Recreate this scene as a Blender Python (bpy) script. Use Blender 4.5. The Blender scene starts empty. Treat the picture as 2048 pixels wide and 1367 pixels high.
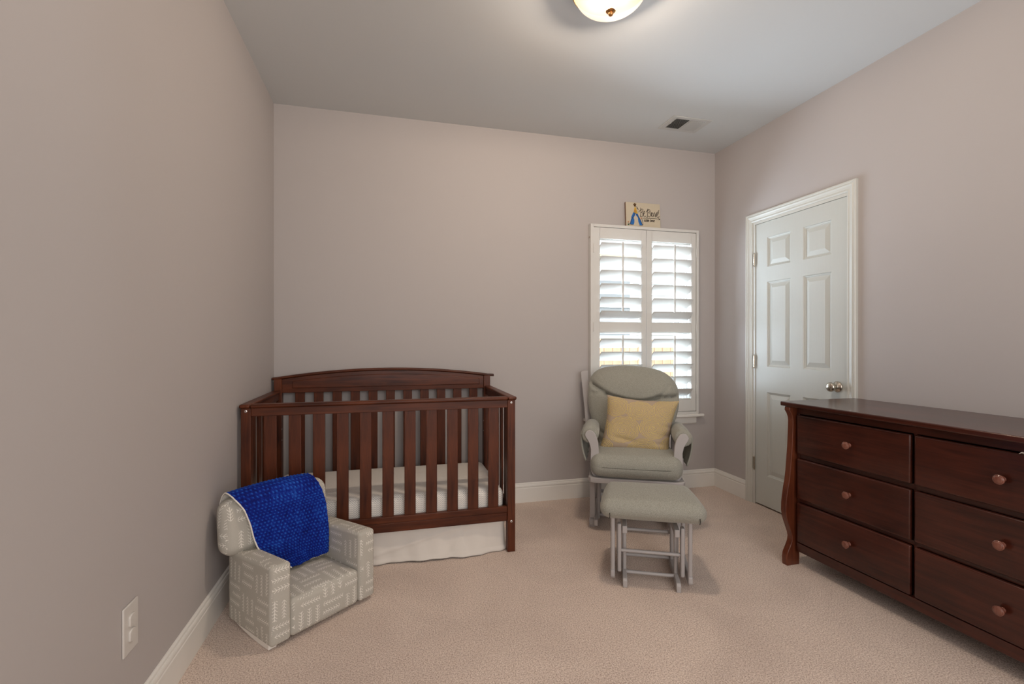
import bpy, bmesh, math, random
from mathutils import Vector, Matrix
R = math.radians
PI = math.pi
random.seed(7)
scene = bpy.context.scene
COL = scene.collection

# ------------------------------------------------------------------ camera
cam_d = bpy.data.cameras.new('camera')
cam_d.sensor_width = 36.0
cam_d.lens = 950.57 / 2048 * 36.0
cam_d.clip_start = 0.02
cam = bpy.data.objects.new('camera', cam_d)
COL.objects.link(cam)
cam.location = (0.7291, -3.3893, 1.193)
cam.rotation_euler = (PI / 2 - 0.002, 0, -0.2524)
scene.camera = cam

# ------------------------------------------------------------------ view, world, lights
scene.view_settings.view_transform = 'Standard'
scene.view_settings.look = 'None'
scene.view_settings.gamma = 1.0
scene.view_settings.use_curve_mapping = False
scene.view_settings.exposure = 0.22
scene.cycles.use_denoising = True
scene.cycles.max_bounces = 10
scene.cycles.diffuse_bounces = 6
scene.cycles.transparent_max_bounces = 12
scene.cycles.sample_clamp_indirect = 4.0
scene.cycles.caustics_reflective = False
scene.cycles.caustics_refractive = False

world = bpy.data.worlds.new('world')
scene.world = world
world.use_nodes = True
wn = world.node_tree.nodes
wn['Background'].inputs['Color'].default_value = (0.80, 0.90, 1.0, 1)
wn['Background'].inputs['Strength'].default_value = 1.5

SUN_STRENGTH = 4.2
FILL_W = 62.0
BULB_W = 262.0
PORTAL_W = 74.0

sd = bpy.data.lights.new('sun', 'SUN')
sd.energy = SUN_STRENGTH
sd.angle = R(1.0)
sd.color = (1.0, 0.95, 0.86)
so = bpy.data.objects.new('sun', sd)
COL.objects.link(so)
so.rotation_euler = (R(42), 0, R(-18))


def area(name, loc, rot, sx, sy, power, color):
    d = bpy.data.lights.new(name, 'AREA')
    d.shape = 'RECTANGLE'
    d.size = sx
    d.size_y = sy
    d.energy = power
    d.color = color
    o = bpy.data.objects.new(name, d)
    COL.objects.link(o)
    o.location = loc
    o.rotation_euler = rot
    return o


# added soft fill behind the camera; the wall there has no opening
area('rear_fill_light', (1.67, -5.30, 1.58), (R(90), 0, 0), 3.0, 2.2, FILL_W, (1.0, 0.975, 0.96))
# daylight arriving at the shuttered window from the open sky
area('window_sky_light', (2.68, 0.30, 1.40), (R(-90), 0, 0), 0.80, 1.35, PORTAL_W, (0.74, 0.86, 1.0))


# ------------------------------------------------------------------ node helpers
def new_mat(name):
    m = bpy.data.materials.new(name)
    m.use_nodes = True
    nt = m.node_tree
    bs = nt.nodes['Principled BSDF']
    return m, nt, bs


def nd(nt, typ, **kw):
    n = nt.nodes.new(typ)
    for k, v in kw.items():
        if k.startswith('i_'):
            key = k[2:]
            n.inputs[int(key) if key.isdigit() else key].default_value = v
        else:
            setattr(n, k, v)
    return n


def math_(nt, op, a, b=None, c=None, clamp=False):
    n = nt.nodes.new('ShaderNodeMath')
    n.operation = op
    n.use_clamp = clamp
    for i, v in enumerate((a, b, c)):
        if v is None:
            continue
        if isinstance(v, (int, float)):
            n.inputs[i].default_value = v
        else:
            nt.links.new(v, n.inputs[i])
    return n.outputs[0]


def mixc(nt, fac, a, b):
    n = nt.nodes.new('ShaderNodeMix')
    n.data_type = 'RGBA'
    for idx, v in ((0, fac), (6, a), (7, b)):
        if isinstance(v, (int, float)):
            n.inputs[idx].default_value = v
        elif isinstance(v, tuple):
            n.inputs[idx].default_value = v if len(v) == 4 else v + (1,)
        else:
            nt.links.new(v, n.inputs[idx])
    return n.outputs[2]


def ramp(nt, fac, stops):
    n = nt.nodes.new('ShaderNodeValToRGB')
    e = n.color_ramp.elements
    while len(e) < len(stops):
        e.new(0.5)
    for i, (p, c) in enumerate(stops):
        e[i].position = p
        e[i].color = c if len(c) == 4 else tuple(c) + (1,)
    nt.links.new(fac, n.inputs[0])
    return n.outputs[0]


def coords(nt, kind='Object', scale=(1, 1, 1), loc=(0, 0, 0)):
    tc = nt.nodes.new('ShaderNodeTexCoord')
    mp = nt.nodes.new('ShaderNodeMapping')
    mp.inputs['Scale'].default_value = scale
    mp.inputs['Location'].default_value = loc
    nt.links.new(tc.outputs[kind], mp.inputs[0])
    return mp.outputs[0]


def noise(nt, vec, scale, detail=3.0, rough=0.5, dist=0.0):
    n = nt.nodes.new('ShaderNodeTexNoise')
    n.inputs['Scale'].default_value = scale
    n.inputs['Detail'].default_value = detail
    n.inputs['Roughness'].default_value = rough
    n.inputs['Distortion'].default_value = dist
    nt.links.new(vec, n.inputs['Vector'])
    return n.outputs[0]


def bump(nt, bs, h, strength=0.3, distance=0.002):
    b = nt.nodes.new('ShaderNodeBump')
    b.inputs['Strength'].default_value = strength
    b.inputs['Distance'].default_value = distance
    nt.links.new(h, b.inputs['Height'])
    nt.links.new(b.outputs[0], bs.inputs['Normal'])


def simple(name, color, rough=0.5, metal=0.0, bump_scale=None, bump_str=0.1, bump_dist=0.001, coat=0.0, spec=0.5):
    m, nt, bs = new_mat(name)
    v = coords(nt)
    n = noise(nt, v, 9.0, 2)
    c = mixc(nt, n, tuple(x * 0.97 for x in color), tuple(min(1, x * 1.03) for x in color))
    nt.links.new(c, bs.inputs['Base Color'])
    bs.inputs['Roughness'].default_value = rough
    bs.inputs['Metallic'].default_value = metal
    bs.inputs['Coat Weight'].default_value = coat
    bs.inputs['Specular IOR Level'].default_value = spec
    if bump_scale:
        bump(nt, bs, noise(nt, v, bump_scale, 3), bump_str, bump_dist)
    return m


def wood(name, axis, dark, light, rough=0.42, coat=0.08):
    sc = {'x': (2.2, 34, 34), 'y': (34, 2.2, 34), 'z': (34, 34, 2.2)}[axis]
    m, nt, bs = new_mat(name)
    v = coords(nt, 'Object', sc)
    g = noise(nt, v, 1.6, 5, 0.62, 0.8)
    big = noise(nt, coords(nt, 'Object', tuple(1 + s * 0.04 for s in sc)), 3.5, 3)
    t = math_(nt, 'ADD', math_(nt, 'MULTIPLY', g, 0.55), math_(nt, 'MULTIPLY', big, 0.45))
    c = ramp(nt, t, [(0.32, dark), (0.50, tuple((a + b) / 2 for a, b in zip(dark, light))), (0.68, light)])
    nt.links.new(c, bs.inputs['Base Color'])
    bs.inputs['Roughness'].default_value = rough
    bs.inputs['Coat Weight'].default_value = coat
    bs.inputs['Coat Roughness'].default_value = 0.16
    bs.inputs['Specular IOR Level'].default_value = 0.25
    bump(nt, bs, g, 0.12, 0.0004)
    return m


M = {}
WALL = (0.462, 0.428, 0.414)


def wall_mat(name, color):
    m, nt, bs = new_mat(name)
    v = coords(nt)
    c = mixc(nt, noise(nt, v, 1.3, 2), tuple(x * 0.985 for x in color), tuple(x * 1.015 for x in color))
    nt.links.new(c, bs.inputs['Base Color'])
    bs.inputs['Roughness'].default_value = 0.62
    bs.inputs['Specular IOR Level'].default_value = 0.3
    bump(nt, bs, noise(nt, v, 160, 3), 0.06, 0.0008)
    return m


M['wall'] = wall_mat('wall_paint', WALL)
M['ceiling'] = wall_mat('ceiling_paint', (0.64, 0.66, 0.66))
M['trim'] = simple('trim_paint', (0.78, 0.76, 0.715), 0.38, bump_scale=60, bump_str=0.03)
M['door'] = None
M['shutter'] = simple('shutter_paint', (0.66, 0.65, 0.62), 0.35)
M['vinyl'] = simple('window_vinyl', (0.80, 0.80, 0.80), 0.4)
M['plate'] = simple('outlet_plastic', (0.62, 0.59, 0.55), 0.35)
M['nickel'] = simple('satin_nickel', (0.52, 0.47, 0.40), 0.24, 1.0)
M['steel'] = simple('screw_steel', (0.75, 0.72, 0.70), 0.3, 1.0)
M['brass'] = simple('antique_brass', (0.62, 0.32, 0.12), 0.3, 1.0)
M['paint'] = simple('glider_paint', (0.40, 0.375, 0.365), 0.40, bump_scale=90, bump_str=0.04)
M['vent'] = simple('vent_enamel', (0.56, 0.56, 0.54), 0.4)
M['duct'] = simple('duct_dark', (0.02, 0.024, 0.025), 0.8)
M['white_cloth'] = simple('white_cotton', (0.66, 0.62, 0.57), 0.9, bump_scale=700, bump_str=0.15, spec=0.1)
M['fleece'] = simple('white_fleece', (0.80, 0.76, 0.70), 0.95, bump_scale=900, bump_str=0.4, spec=0.1)
M['board'] = simple('canvas_cream', (0.55, 0.48, 0.36), 0.8)
M['board_side'] = simple('canvas_side_brown', (0.22, 0.13, 0.09), 0.7)
M['ink'] = simple('black_ink', (0.025, 0.015, 0.012), 0.7)
M['blue_ink'] = simple('blue_ink', (0.012, 0.13, 0.42), 0.7)
M['yellow_ink'] = simple('yellow_ink', (0.55, 0.33, 0.03), 0.7)
M['orange_ink'] = simple('orange_ink', (0.45, 0.14, 0.04), 0.7)
M['green_ink'] = simple('green_ink', (0.03, 0.10, 0.04), 0.7)
M['brown_ink'] = simple('brown_ink', (0.12, 0.06, 0.02), 0.7)

CD, CL = (0.026, 0.0056, 0.0026), (0.132, 0.033, 0.0105)
for ax in 'xyz':
    M['crib_' + ax] = wood('crib_wood_' + ax, ax, CD, CL)
DD, DL = (0.018, 0.0045, 0.0030), (0.078, 0.018, 0.0095)
for ax in 'xyz':
    M['dres_' + ax] = wood('dresser_wood_' + ax, ax, DD, DL, 0.30, 0.45)
M['dres_edge'] = wood('dresser_wood_edge', 'z', (0.06, 0.013, 0.006), (0.17, 0.045, 0.018), 0.3, 0.5)
M['knob'] = wood('knob_wood', 'z', (0.12, 0.038, 0.025), (0.24, 0.09, 0.06), 0.25, 0.8)


def mk_door():
    m, nt, bs = new_mat('door_paint')
    bs.inputs['Base Color'].default_value = (0.60, 0.59, 0.55, 1)
    bs.inputs['Roughness'].default_value = 0.4
    v = coords(nt, 'Object', (1, 60, 2.4))
    h = noise(nt, v, 2.4, 5, 0.6, 1.2)
    c = mixc(nt, h, (0.535, 0.55, 0.515), (0.565, 0.58, 0.545))
    nt.links.new(c, bs.inputs['Base Color'])
    bump(nt, bs, h, 0.35, 0.0008)
    return m


M['door'] = mk_door()
M['casing'] = simple('casing_paint', (0.60, 0.60, 0.555), 0.38)


def mk_carpet():
    m, nt, bs = new_mat('carpet_pile')
    v = coords(nt)
    fine = noise(nt, v, 190, 4, 0.75)
    mid = noise(nt, v, 60, 3, 0.6)
    big = noise(nt, v, 2.2, 4, 0.55, 0.8)
    patch = noise(nt, coords(nt, 'Object', (1, 1, 1), (4, 2, 0)), 6.5, 3, 0.5, 1.4)
    base = ramp(nt, fine, [(0.38, (0.34, 0.23, 0.175)), (0.50, (0.74, 0.60, 0.505)), (0.62, (0.95, 0.84, 0.75))])
    m1 = mixc(nt, math_(nt, 'MULTIPLY', mid, 0.15), base, (0.76, 0.60, 0.50))
    t = ramp(nt, big, [(0.35, (0.90, 0.88, 0.88)), (0.65, (1.04, 1.03, 1.03))])
    mul = nt.nodes.new('ShaderNodeMix')
    mul.data_type = 'RGBA'
    mul.blend_type = 'MULTIPLY'
    mul.inputs[0].default_value = 1.0
    nt.links.new(m1, mul.inputs[6])
    nt.links.new(t, mul.inputs[7])
    c2 = mixc(nt, math_(nt, 'MULTIPLY', patch, 0.16), mul.outputs[2], (0.82, 0.71, 0.62))
    nt.links.new(c2, bs.inputs['Base Color'])
    bs.inputs['Roughness'].default_value = 0.95
    bs.inputs['Specular IOR Level'].default_value = 0.1
    bs.inputs['Sheen Weight'].default_value = 0.15
    h = math_(nt, 'ADD', math_(nt, 'MULTIPLY', fine, 0.6), math_(nt, 'MULTIPLY', mid, 0.7))
    bump(nt, bs, h, 0.8, 0.008)
    return m


M['carpet'] = mk_carpet()
m_b, nt_b, bs_b = new_mat('bulb_glass')
bs_b.inputs['Base Color'].default_value = (0.9, 0.85, 0.78, 1)
bs_b.inputs['Emission Color'].default_value = (1.0, 0.85, 0.65, 1)
bs_b.inputs['Emission Strength'].default_value = 5.0
M['bulb'] = m_b
M['pan'] = simple('lamp_pan_dark', (0.02, 0.015, 0.01), 0.8, spec=0.0)


def mk_weave(name, a, b, scale=520):
    m, nt, bs = new_mat(name)
    v = coords(nt)
    f = noise(nt, coords(nt, 'Object', (1, 1, 1)), scale, 3, 0.7)
    f2 = noise(nt, coords(nt, 'Object', (1, 1, 2.4)), scale * 0.35, 2, 0.6)
    t = math_(nt, 'ADD', math_(nt, 'MULTIPLY', f, 0.55), math_(nt, 'MULTIPLY', f2, 0.45))
    c = ramp(nt, t, [(0.38, a), (0.62, b)])
    nt.links.new(c, bs.inputs['Base Color'])
    bs.inputs['Roughness'].default_value = 0.95
    bs.inputs['Specular IOR Level'].default_value = 0.12
    bs.inputs['Sheen Weight'].default_value = 0.25
    bs.inputs['Sheen Roughness'].default_value = 0.4
    bump(nt, bs, t, 0.45, 0.0007)
    return m


M['fabric'] = mk_weave('grey_tweed', (0.165, 0.160, 0.130), (0.445, 0.440, 0.385), 1050)
M['seam'] = simple('dark_seam', (0.05, 0.045, 0.035), 0.9)


def mk_arrows():
    """grey cotton printed with small white fletched arrows, drawn from UVs in metres"""
    m, nt, bs = new_mat('arrow_print_cotton')
    tc = nt.nodes.new('ShaderNodeTexCoord')
    sep = nt.nodes.new('ShaderNodeSeparateXYZ')
    wob = nt.nodes.new('ShaderNodeTexNoise')
    wob.inputs['Scale'].default_value = 22
    wob.inputs['Detail'].default_value = 1
    nt.links.new(tc.outputs['UV'], wob.inputs['Vector'])
    va = nt.nodes.new('ShaderNodeVectorMath')
    va.operation = 'MULTIPLY_ADD'
    nt.links.new(wob.outputs['Color'], va.inputs[0])
    va.inputs[1].default_value = (0.007, 0.007, 0)
    nt.links.new(tc.outputs['UV'], va.inputs[2])
    nt.links.new(va.outputs[0], sep.inputs[0])
    U, V_ = sep.outputs[0], sep.outputs[1]
    CELL = 0.108
    cu = math_(nt, 'DIVIDE', U, CELL)
    cv = math_(nt, 'DIVIDE', V_, CELL)
    iu = math_(nt, 'FLOOR', cu)
    iv = math_(nt, 'FLOOR', cv)
    par = math_(nt, 'MODULO', math_(nt, 'ADD', math_(nt, 'ADD', iu, iv), 1000.0), 2.0)
    fu = math_(nt, 'FRACT', cu)
    fv = math_(nt, 'FRACT', cv)

    def mix1(f, a, b):
        return math_(nt, 'ADD', math_(nt, 'MULTIPLY', f, b), math_(nt, 'MULTIPLY', math_(nt, 'SUBTRACT', 1.0, f), a))
    s = mix1(par, fu, fv)      # along
    t = mix1(par, fv, fu)      # across
    N = 3.0
    tn = math_(nt, 'MULTIPLY', t, N)
    row = math_(nt, 'FLOOR', tn)
    wn_ = nt.nodes.new('ShaderNodeTexWhiteNoise')
    wn_.noise_dimensions = '3D'
    cb = nt.nodes.new('ShaderNodeCombineXYZ')
    nt.links.new(iu, cb.inputs[0])
    nt.links.new(iv, cb.inputs[1])
    nt.links.new(row, cb.inputs[2])
    nt.links.new(cb.outputs[0], wn_.inputs[0])
    rnd = wn_.outputs[0]
    # direction flip and random end point
    flip = math_(nt, 'GREATER_THAN', rnd, 0.5)
    s2 = mix1(flip, s, math_(nt, 'SUBTRACT', 1.0, s))
    ln = math_(nt, 'ADD', math_(nt, 'MULTIPLY', rnd, 0.25), 0.68)
    d = math_(nt, 'ABSOLUTE', math_(nt, 'SUBTRACT', math_(nt, 'FRACT', tn), 0.5))
    dm = math_(nt, 'MULTIPLY', d, CELL / N)            # metres off the stem
    sm = math_(nt, 'MULTIPLY', s2, CELL)
    inside = math_(nt, 'MULTIPLY', math_(nt, 'GREATER_THAN', s2, 0.06), math_(nt, 'LESS_THAN', s2, ln))
    stem = math_(nt, 'LESS_THAN', dm, 0.0010)
    slope = math_(nt, 'ADD', sm, math_(nt, 'MULTIPLY', dm, 1.0))
    fr = math_(nt, 'FRACT', math_(nt, 'DIVIDE', slope, 0.0125))
    barb = math_(nt, 'MULTIPLY', math_(nt, 'LESS_THAN', fr, 0.20), math_(nt, 'LESS_THAN', dm, 0.0098))
    bsl = barb
    shape = math_(nt, 'MULTIPLY', math_(nt, 'MAXIMUM', stem, bsl), inside)
    grey = mixc(nt, noise(nt, coords(nt, 'Object'), 400, 3), (0.43, 0.405, 0.355), (0.49, 0.465, 0.41))
    c = mixc(nt, math_(nt, 'MULTIPLY', shape, 0.85), grey, (0.86, 0.83, 0.76))
    nt.links.new(c, bs.inputs['Base Color'])
    bs.inputs['Roughness'].default_value = 0.85
    bs.inputs['Specular IOR Level'].default_value = 0.2
    bump(nt, bs, noise(nt, coords(nt, 'Object'), 30, 3), 0.25, 0.004)
    return m


M['arrows'] = mk_arrows()


def mk_chevron():
    m, nt, bs = new_mat('chevron_sheet')
    tc = nt.nodes.new('ShaderNodeTexCoord')
    sep = nt.nodes.new('ShaderNodeSeparateXYZ')
    nt.links.new(tc.outputs['UV'], sep.inputs[0])
    tri = math_(nt, 'PINGPONG', sep.outputs[0], 0.0065)
    z = math_(nt, 'ADD', sep.outputs[1], math_(nt, 'MULTIPLY', tri, 1.1))
    fr = math_(nt, 'FRACT', math_(nt, 'DIVIDE', z, 0.0105))
    ln = math_(nt, 'LESS_THAN', fr, 0.30)
    c = mixc(nt, math_(nt, 'MULTIPLY', ln, 0.8), (0.84, 0.80, 0.74), (0.38, 0.37, 0.37))
    nt.links.new(c, bs.inputs['Base Color'])
    bs.inputs['Roughness'].default_value = 0.9
    bs.inputs['Specular IOR Level'].default_value = 0.15
    bump(nt, bs, noise(nt, coords(nt, 'Object'), 14, 3), 0.3, 0.006)
    return m


M['chevron'] = mk_chevron()


def mk_minky():
    m, nt, bs = new_mat('royal_blue_minky')
    v = coords(nt)
    f = noise(nt, v, 90, 4, 0.7)
    f2 = noise(nt, v, 9, 3, 0.6)
    t = math_(nt, 'ADD', math_(nt, 'MULTIPLY', f, 0.6), math_(nt, 'MULTIPLY', f2, 0.4))
    att = nt.nodes.new('ShaderNodeAttribute')
    att.attribute_name = 'dot'
    t2 = math_(nt, 'ADD', t, math_(nt, 'MULTIPLY', att.outputs['Fac'], 0.30))  # raised dots painted lighter, a highlight put into the colour
    c = ramp(nt, t2, [(0.38, (0.0010, 0.0045, 0.10)), (0.56, (0.0025, 0.017, 0.23)), (0.84, (0.022, 0.13, 0.56))])
    nt.links.new(c, bs.inputs['Base Color'])
    bs.inputs['Roughness'].default_value = 0.75
    bs.inputs['Sheen Weight'].default_value = 0.5
    bs.inputs['Sheen Roughness'].default_value = 0.35
    bs.inputs['Sheen Tint'].default_value = (0.06, 0.25, 0.9, 1)
    bs.inputs['Specular IOR Level'].default_value = 0.15
    bump(nt, bs, f, 0.5, 0.003)
    return m


M['minky'] = mk_minky()


def mk_pillow():
    m, nt, bs = new_mat('rosette_embroidered_cotton')
    tc = nt.nodes.new('ShaderNodeTexCoord')
    wob = nt.nodes.new('ShaderNodeTexNoise')
    wob.inputs['Scale'].default_value = 30
    wob.inputs['Detail'].default_value = 1
    nt.links.new(tc.outputs['UV'], wob.inputs['Vector'])
    va = nt.nodes.new('ShaderNodeVectorMath')
    va.operation = 'MULTIPLY_ADD'
    nt.links.new(wob.outputs['Color'], va.inputs[0])
    va.inputs[1].default_value = (0.026, 0.026, 0)
    nt.links.new(tc.outputs['UV'], va.inputs[2])
    spots = [(0.13, 0.80, .20), (0.47, 0.76, .20), (0.86, 0.80, .24), (0.28, 0.38, .25), (0.72, 0.46, .22),
             (0.62, 0.02, .24), (0.00, 0.02, .20), (1.02, 0.16, .18), (-0.05, 0.45, .12)]
    acc = None
    for (x, y, r) in spots:
        dn = nt.nodes.new('ShaderNodeVectorMath')
        dn.operation = 'DISTANCE'
        nt.links.new(va.outputs[0], dn.inputs[0])
        dn.inputs[1].default_value = (x + 0.015, y + 0.015, 0)
        q = math_(nt, 'SUBTRACT', dn.outputs['Value'], r)
        acc = q if acc is None else math_(nt, 'MINIMUM', acc, q)
    ring = math_(nt, 'SINE', math_(nt, 'MULTIPLY', acc, 325.0))
    line = math_(nt, 'GREATER_THAN', ring, 0.15)
    inside = math_(nt, 'LESS_THAN', acc, 0.0)
    fac = math_(nt, 'MULTIPLY', line, inside)
    c = mixc(nt, fac, (0.42, 0.325, 0.235), (0.60, 0.455, 0.165))
    nt.links.new(c, bs.inputs['Base Color'])
    bs.inputs['Roughness'].default_value = 0.7
    bs.inputs['Specular IOR Level'].default_value = 0.25
    bump(nt, bs, math_(nt, 'MULTIPLY', math_(nt, 'ADD', ring, 1.0), inside), 0.55, 0.0018)
    return m


M['pillow'] = mk_pillow()


def mk_glass():
    m, nt, bs = new_mat('window_glass')
    out = nt.nodes['Material Output']
    tr = nt.nodes.new('ShaderNodeBsdfTransparent')
    tr.inputs[0].default_value = (0.97, 0.98, 0.98, 1)
    gl = nt.nodes.new('ShaderNodeBsdfGlossy')
    gl.inputs['Roughness'].default_value = 0.02
    fr = nt.nodes.new('ShaderNodeFresnel')
    fr.inputs[0].default_value = 1.25
    mx = nt.nodes.new('ShaderNodeMixShader')
    nt.links.new(fr.outputs[0], mx.inputs[0])
    nt.links.new(tr.outputs[0], mx.inputs[1])
    nt.links.new(gl.outputs[0], mx.inputs[2])
    nt.links.new(mx.outputs[0], out.inputs[0])
    return m


M['glass'] = mk_glass()
LAMP = Vector((1.648, -1.520, 2.74))


def mk_dome():
    """thin frosted glass: lets much of the bulbs' light through and glows warm itself"""
    m, nt, bs = new_mat('frosted_lit_glass')
    out = nt.nodes['Material Output']
    tc = nt.nodes.new('ShaderNodeTexCoord')
    tot = None
    for p in ((-0.062, 0.005, -0.095), (0.060, 0.030, -0.085)):
        dn = nt.nodes.new('ShaderNodeVectorMath')
        dn.operation = 'DISTANCE'
        nt.links.new(tc.outputs['Object'], dn.inputs[0])
        dn.inputs[1].default_value = p
        g = math_(nt, 'MULTIPLY', dn.outputs['Value'], 15.0)
        g = math_(nt, 'EXPONENT', math_(nt, 'MULTIPLY', math_(nt, 'MULTIPLY', g, g), -1.0))
        tot = g if tot is None else math_(nt, 'ADD', tot, g)
    st = math_(nt, 'ADD', math_(nt, 'MULTIPLY', tot, 0.9), 0.68)
    bs.inputs['Base Color'].default_value = (0.015, 0.012, 0.010, 1)
    bs.inputs['Specular IOR Level'].default_value = 0.0
    bs.inputs['Roughness'].default_value = 0.35
    bs.inputs['Emission Color'].default_value = (1.0, 0.80, 0.63, 1)
    nt.links.new(st, bs.inputs['Emission Strength'])
    tr = nt.nodes.new('ShaderNodeBsdfTransparent')
    tr.inputs[0].default_value = (1.0, 0.93, 0.84, 1)
    mx = nt.nodes.new('ShaderNodeMixShader')
    mx.inputs[0].default_value = 0.88
    nt.links.new(tr.outputs[0], mx.inputs[1])
    nt.links.new(bs.outputs[0], mx.inputs[2])
    nt.links.new(mx.outputs[0], out.inputs[0])
    return m


# ------------------------------------------------------------------ exterior materials
M['fence'] = wood('cedar_board', 'z', (0.60, 0.40, 0.27), (0.74, 0.54, 0.38), 0.8, 0.0)
M['siding'] = simple('neighbour_siding', (0.74, 0.75, 0.76), 0.7)
M['siding_trim'] = simple('neighbour_trim', (0.60, 0.52, 0.38), 0.7)
M['far_glass'] = simple('neighbour_glass', (0.30, 0.32, 0.34), 0.15)
M['lawn'] = simple('dry_lawn', (0.42, 0.40, 0.30), 0.95, bump_scale=40, bump_str=0.5, bump_dist=0.03)
M['outer'] = simple('exterior_wall', (0.72, 0.72, 0.72), 0.8)


# ------------------------------------------------------------------ mesh helpers
class MB:
    def __init__(s):
        s.v = []
        s.f = []
        s.m = []
        s.uv = None

    def add(s, vs, fs, mi=0):
        o = len(s.v)
        s.v += [tuple(p) for p in vs]
        s.f += [tuple(i + o for i in f) for f in fs]
        s.m += [mi] * len(fs)
        return s

    def box(s, x0, x1, y0, y1, z0, z1, mi=0):
        vs = [(x, y, z) for x in (x0, x1) for y in (y0, y1) for z in (z0, z1)]
        return s.add(vs, [(0, 1, 3, 2), (4, 6, 7, 5), (0, 4, 5, 1), (2, 3, 7, 6), (0, 2, 6, 4), (1, 5, 7, 3)], mi)

    def obox(s, c, size, rot, mi=0):
        """box of given size centred at c, turned by a 3x3 matrix"""
        c = Vector(c)
        h = [q / 2 for q in size]
        vs = [c + rot @ Vector((x * h[0], y * h[1], z * h[2])) for x in (-1, 1) for y in (-1, 1) for z in (-1, 1)]
        return s.add(vs, [(0, 1, 3, 2), (4, 6, 7, 5), (0, 4, 5, 1), (2, 3, 7, 6), (0, 2, 6, 4), (1, 5, 7, 3)], mi)

    def prism(s, poly, fn, a, b, mi=0):
        """poly of 2D points extruded between a and b; fn(p, q, t) -> xyz"""
        n = len(poly)
        vs = [fn(p, q, a) for p, q in poly] + [fn(p, q, b) for p, q in poly]
        fs = [tuple(range(n - 1, -1, -1)), tuple(range(n, 2 * n))]
        fs += [(i, (i + 1) % n, (i + 1) % n + n, i + n) for i in range(n)]
        return s.add(vs, fs, mi)

    def cyl(s, p0, p1, r0, r1=None, n=16, mi=0, caps=True):
        r1 = r0 if r1 is None else r1
        p0, p1 = Vector(p0), Vector(p1)
        d = (p1 - p0).normalized()
        a = d.orthogonal().normalized()
        b = d.cross(a)
        vs = []
        for p, r in ((p0, r0), (p1, r1)):
            for i in range(n):
                t = 2 * PI * i / n
                vs.append(p + a * math.cos(t) * r + b * math.sin(t) * r)
        fs = [(i, (i + 1) % n, (i + 1) % n + n, i + n) for i in range(n)]
        if caps:
            fs += [tuple(range(n - 1, -1, -1)), tuple(range(n, 2 * n))]
        return s.add(vs, fs, mi)

    def lathe(s, prof, origin, axis, n=32, mi=0):
        """prof: list of (radius, distance along axis)"""
        o = Vector(origin)
        d = Vector(axis).normalized()
        a = d.orthogonal().normalized()
        b = d.cross(a)
        vs = []
        for r, h in prof:
            for i in range(n):
                t = 2 * PI * i / n
                vs.append(o + d * h + (a * math.cos(t) + b * math.sin(t)) * max(r, 1e-5))
        fs = []
        for k in range(len(prof) - 1):
            for i in range(n):
                j = (i + 1) % n
                fs.append((k * n + i, k * n + j, (k + 1) * n + j, (k + 1) * n + i))
        return s.add(vs, fs, mi)

    def tube(s, pts, r, n=10, mi=0):
        pts = [Vector(p) for p in pts]
        rs = r if isinstance(r, (list, tuple)) else [r] * len(pts)
        vs = []
        prev = None
        for i, p in enumerate(pts):
            d = (pts[min(i + 1, len(pts) - 1)] - pts[max(i - 1, 0)]).normalized()
            a = d.orthogonal().normalized() if prev is None else (prev - d * prev.dot(d)).normalized()
            prev = a
            b = d.cross(a)
            for k in range(n):
                t = 2 * PI * k / n
                vs.append(p + (a * math.cos(t) + b * math.sin(t)) * rs[i])
        m_ = len(pts)
        fs = [(i * n + k, i * n + (k + 1) % n, (i + 1) * n + (k + 1) % n, (i + 1) * n + k) for i in range(m_ - 1) for k in range(n)]
        fs += [tuple(range(n - 1, -1, -1)), tuple(range((m_ - 1) * n, m_ * n))]
        return s.add(vs, fs, mi)

    def grid(s, fn, nu, nv, mi=0):
        vs = [fn(i / nu, j / nv) for j in range(nv + 1) for i in range(nu + 1)]
        w = nu + 1
        fs = [(j * w + i, j * w + i + 1, (j + 1) * w + i + 1, (j + 1) * w + i) for j in range(nv) for i in range(nu)]
        return s.add(vs, fs, mi)

    def build(s, name, mats, parent=None, smooth=None, bevel=0.0, seg=2, boxuv=False, fix=True):
        me = bpy.data.meshes.new(name)
        me.from_pydata(s.v, [], s.f)
        if not isinstance(mats, (list, tuple)):
            mats = [mats]
        for m in mats:
            me.materials.append(m)
        for p, mi in zip(me.polygons, s.m):
            p.material_index = mi
        if fix:
            bm = bmesh.new()
            bm.from_mesh(me)
            bmesh.ops.remove_doubles(bm, verts=bm.verts, dist=1e-6)
            bmesh.ops.recalc_face_normals(bm, faces=bm.faces)
            bm.to_mesh(me)
            bm.free()
        me.update()
        if boxuv:
            box_uv(me)
        if smooth is not None:
            for p in me.polygons:
                p.use_smooth = True
            me.set_sharp_from_angle(angle=R(smooth))
        o = bpy.data.objects.new(name, me)
        COL.objects.link(o)
        if parent is not None:
            o.parent = parent
        if bevel:
            b = o.modifiers.new('bevel', 'BEVEL')
            b.width = bevel
            b.segments = seg
            b.limit_method = 'ANGLE'
            b.angle_limit = R(40)
            b.harden_normals = False
            for p in me.polygons:
                p.use_smooth = True
            me.set_sharp_from_angle(angle=R(30))
        return o


def box_uv(me):
    uv = me.uv_layers.new(name='UVMap')
    for p in me.polygons:
        n = p.normal
        a = max(range(3), key=lambda k: abs(n[k]))
        for li in p.loop_indices:
            c = me.vertices[me.loops[li].vertex_index].co
            if a == 0:
                uv.data[li].uv = (c.y + 0.31, c.z + 0.02)
            elif a == 1:
                uv.data[li].uv = (c.x, c.z)
            else:
                uv.data[li].uv = (c.x + 0.05, c.y + 0.21)


def lin(a, b, t):
    return a + (b - a) * t


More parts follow.
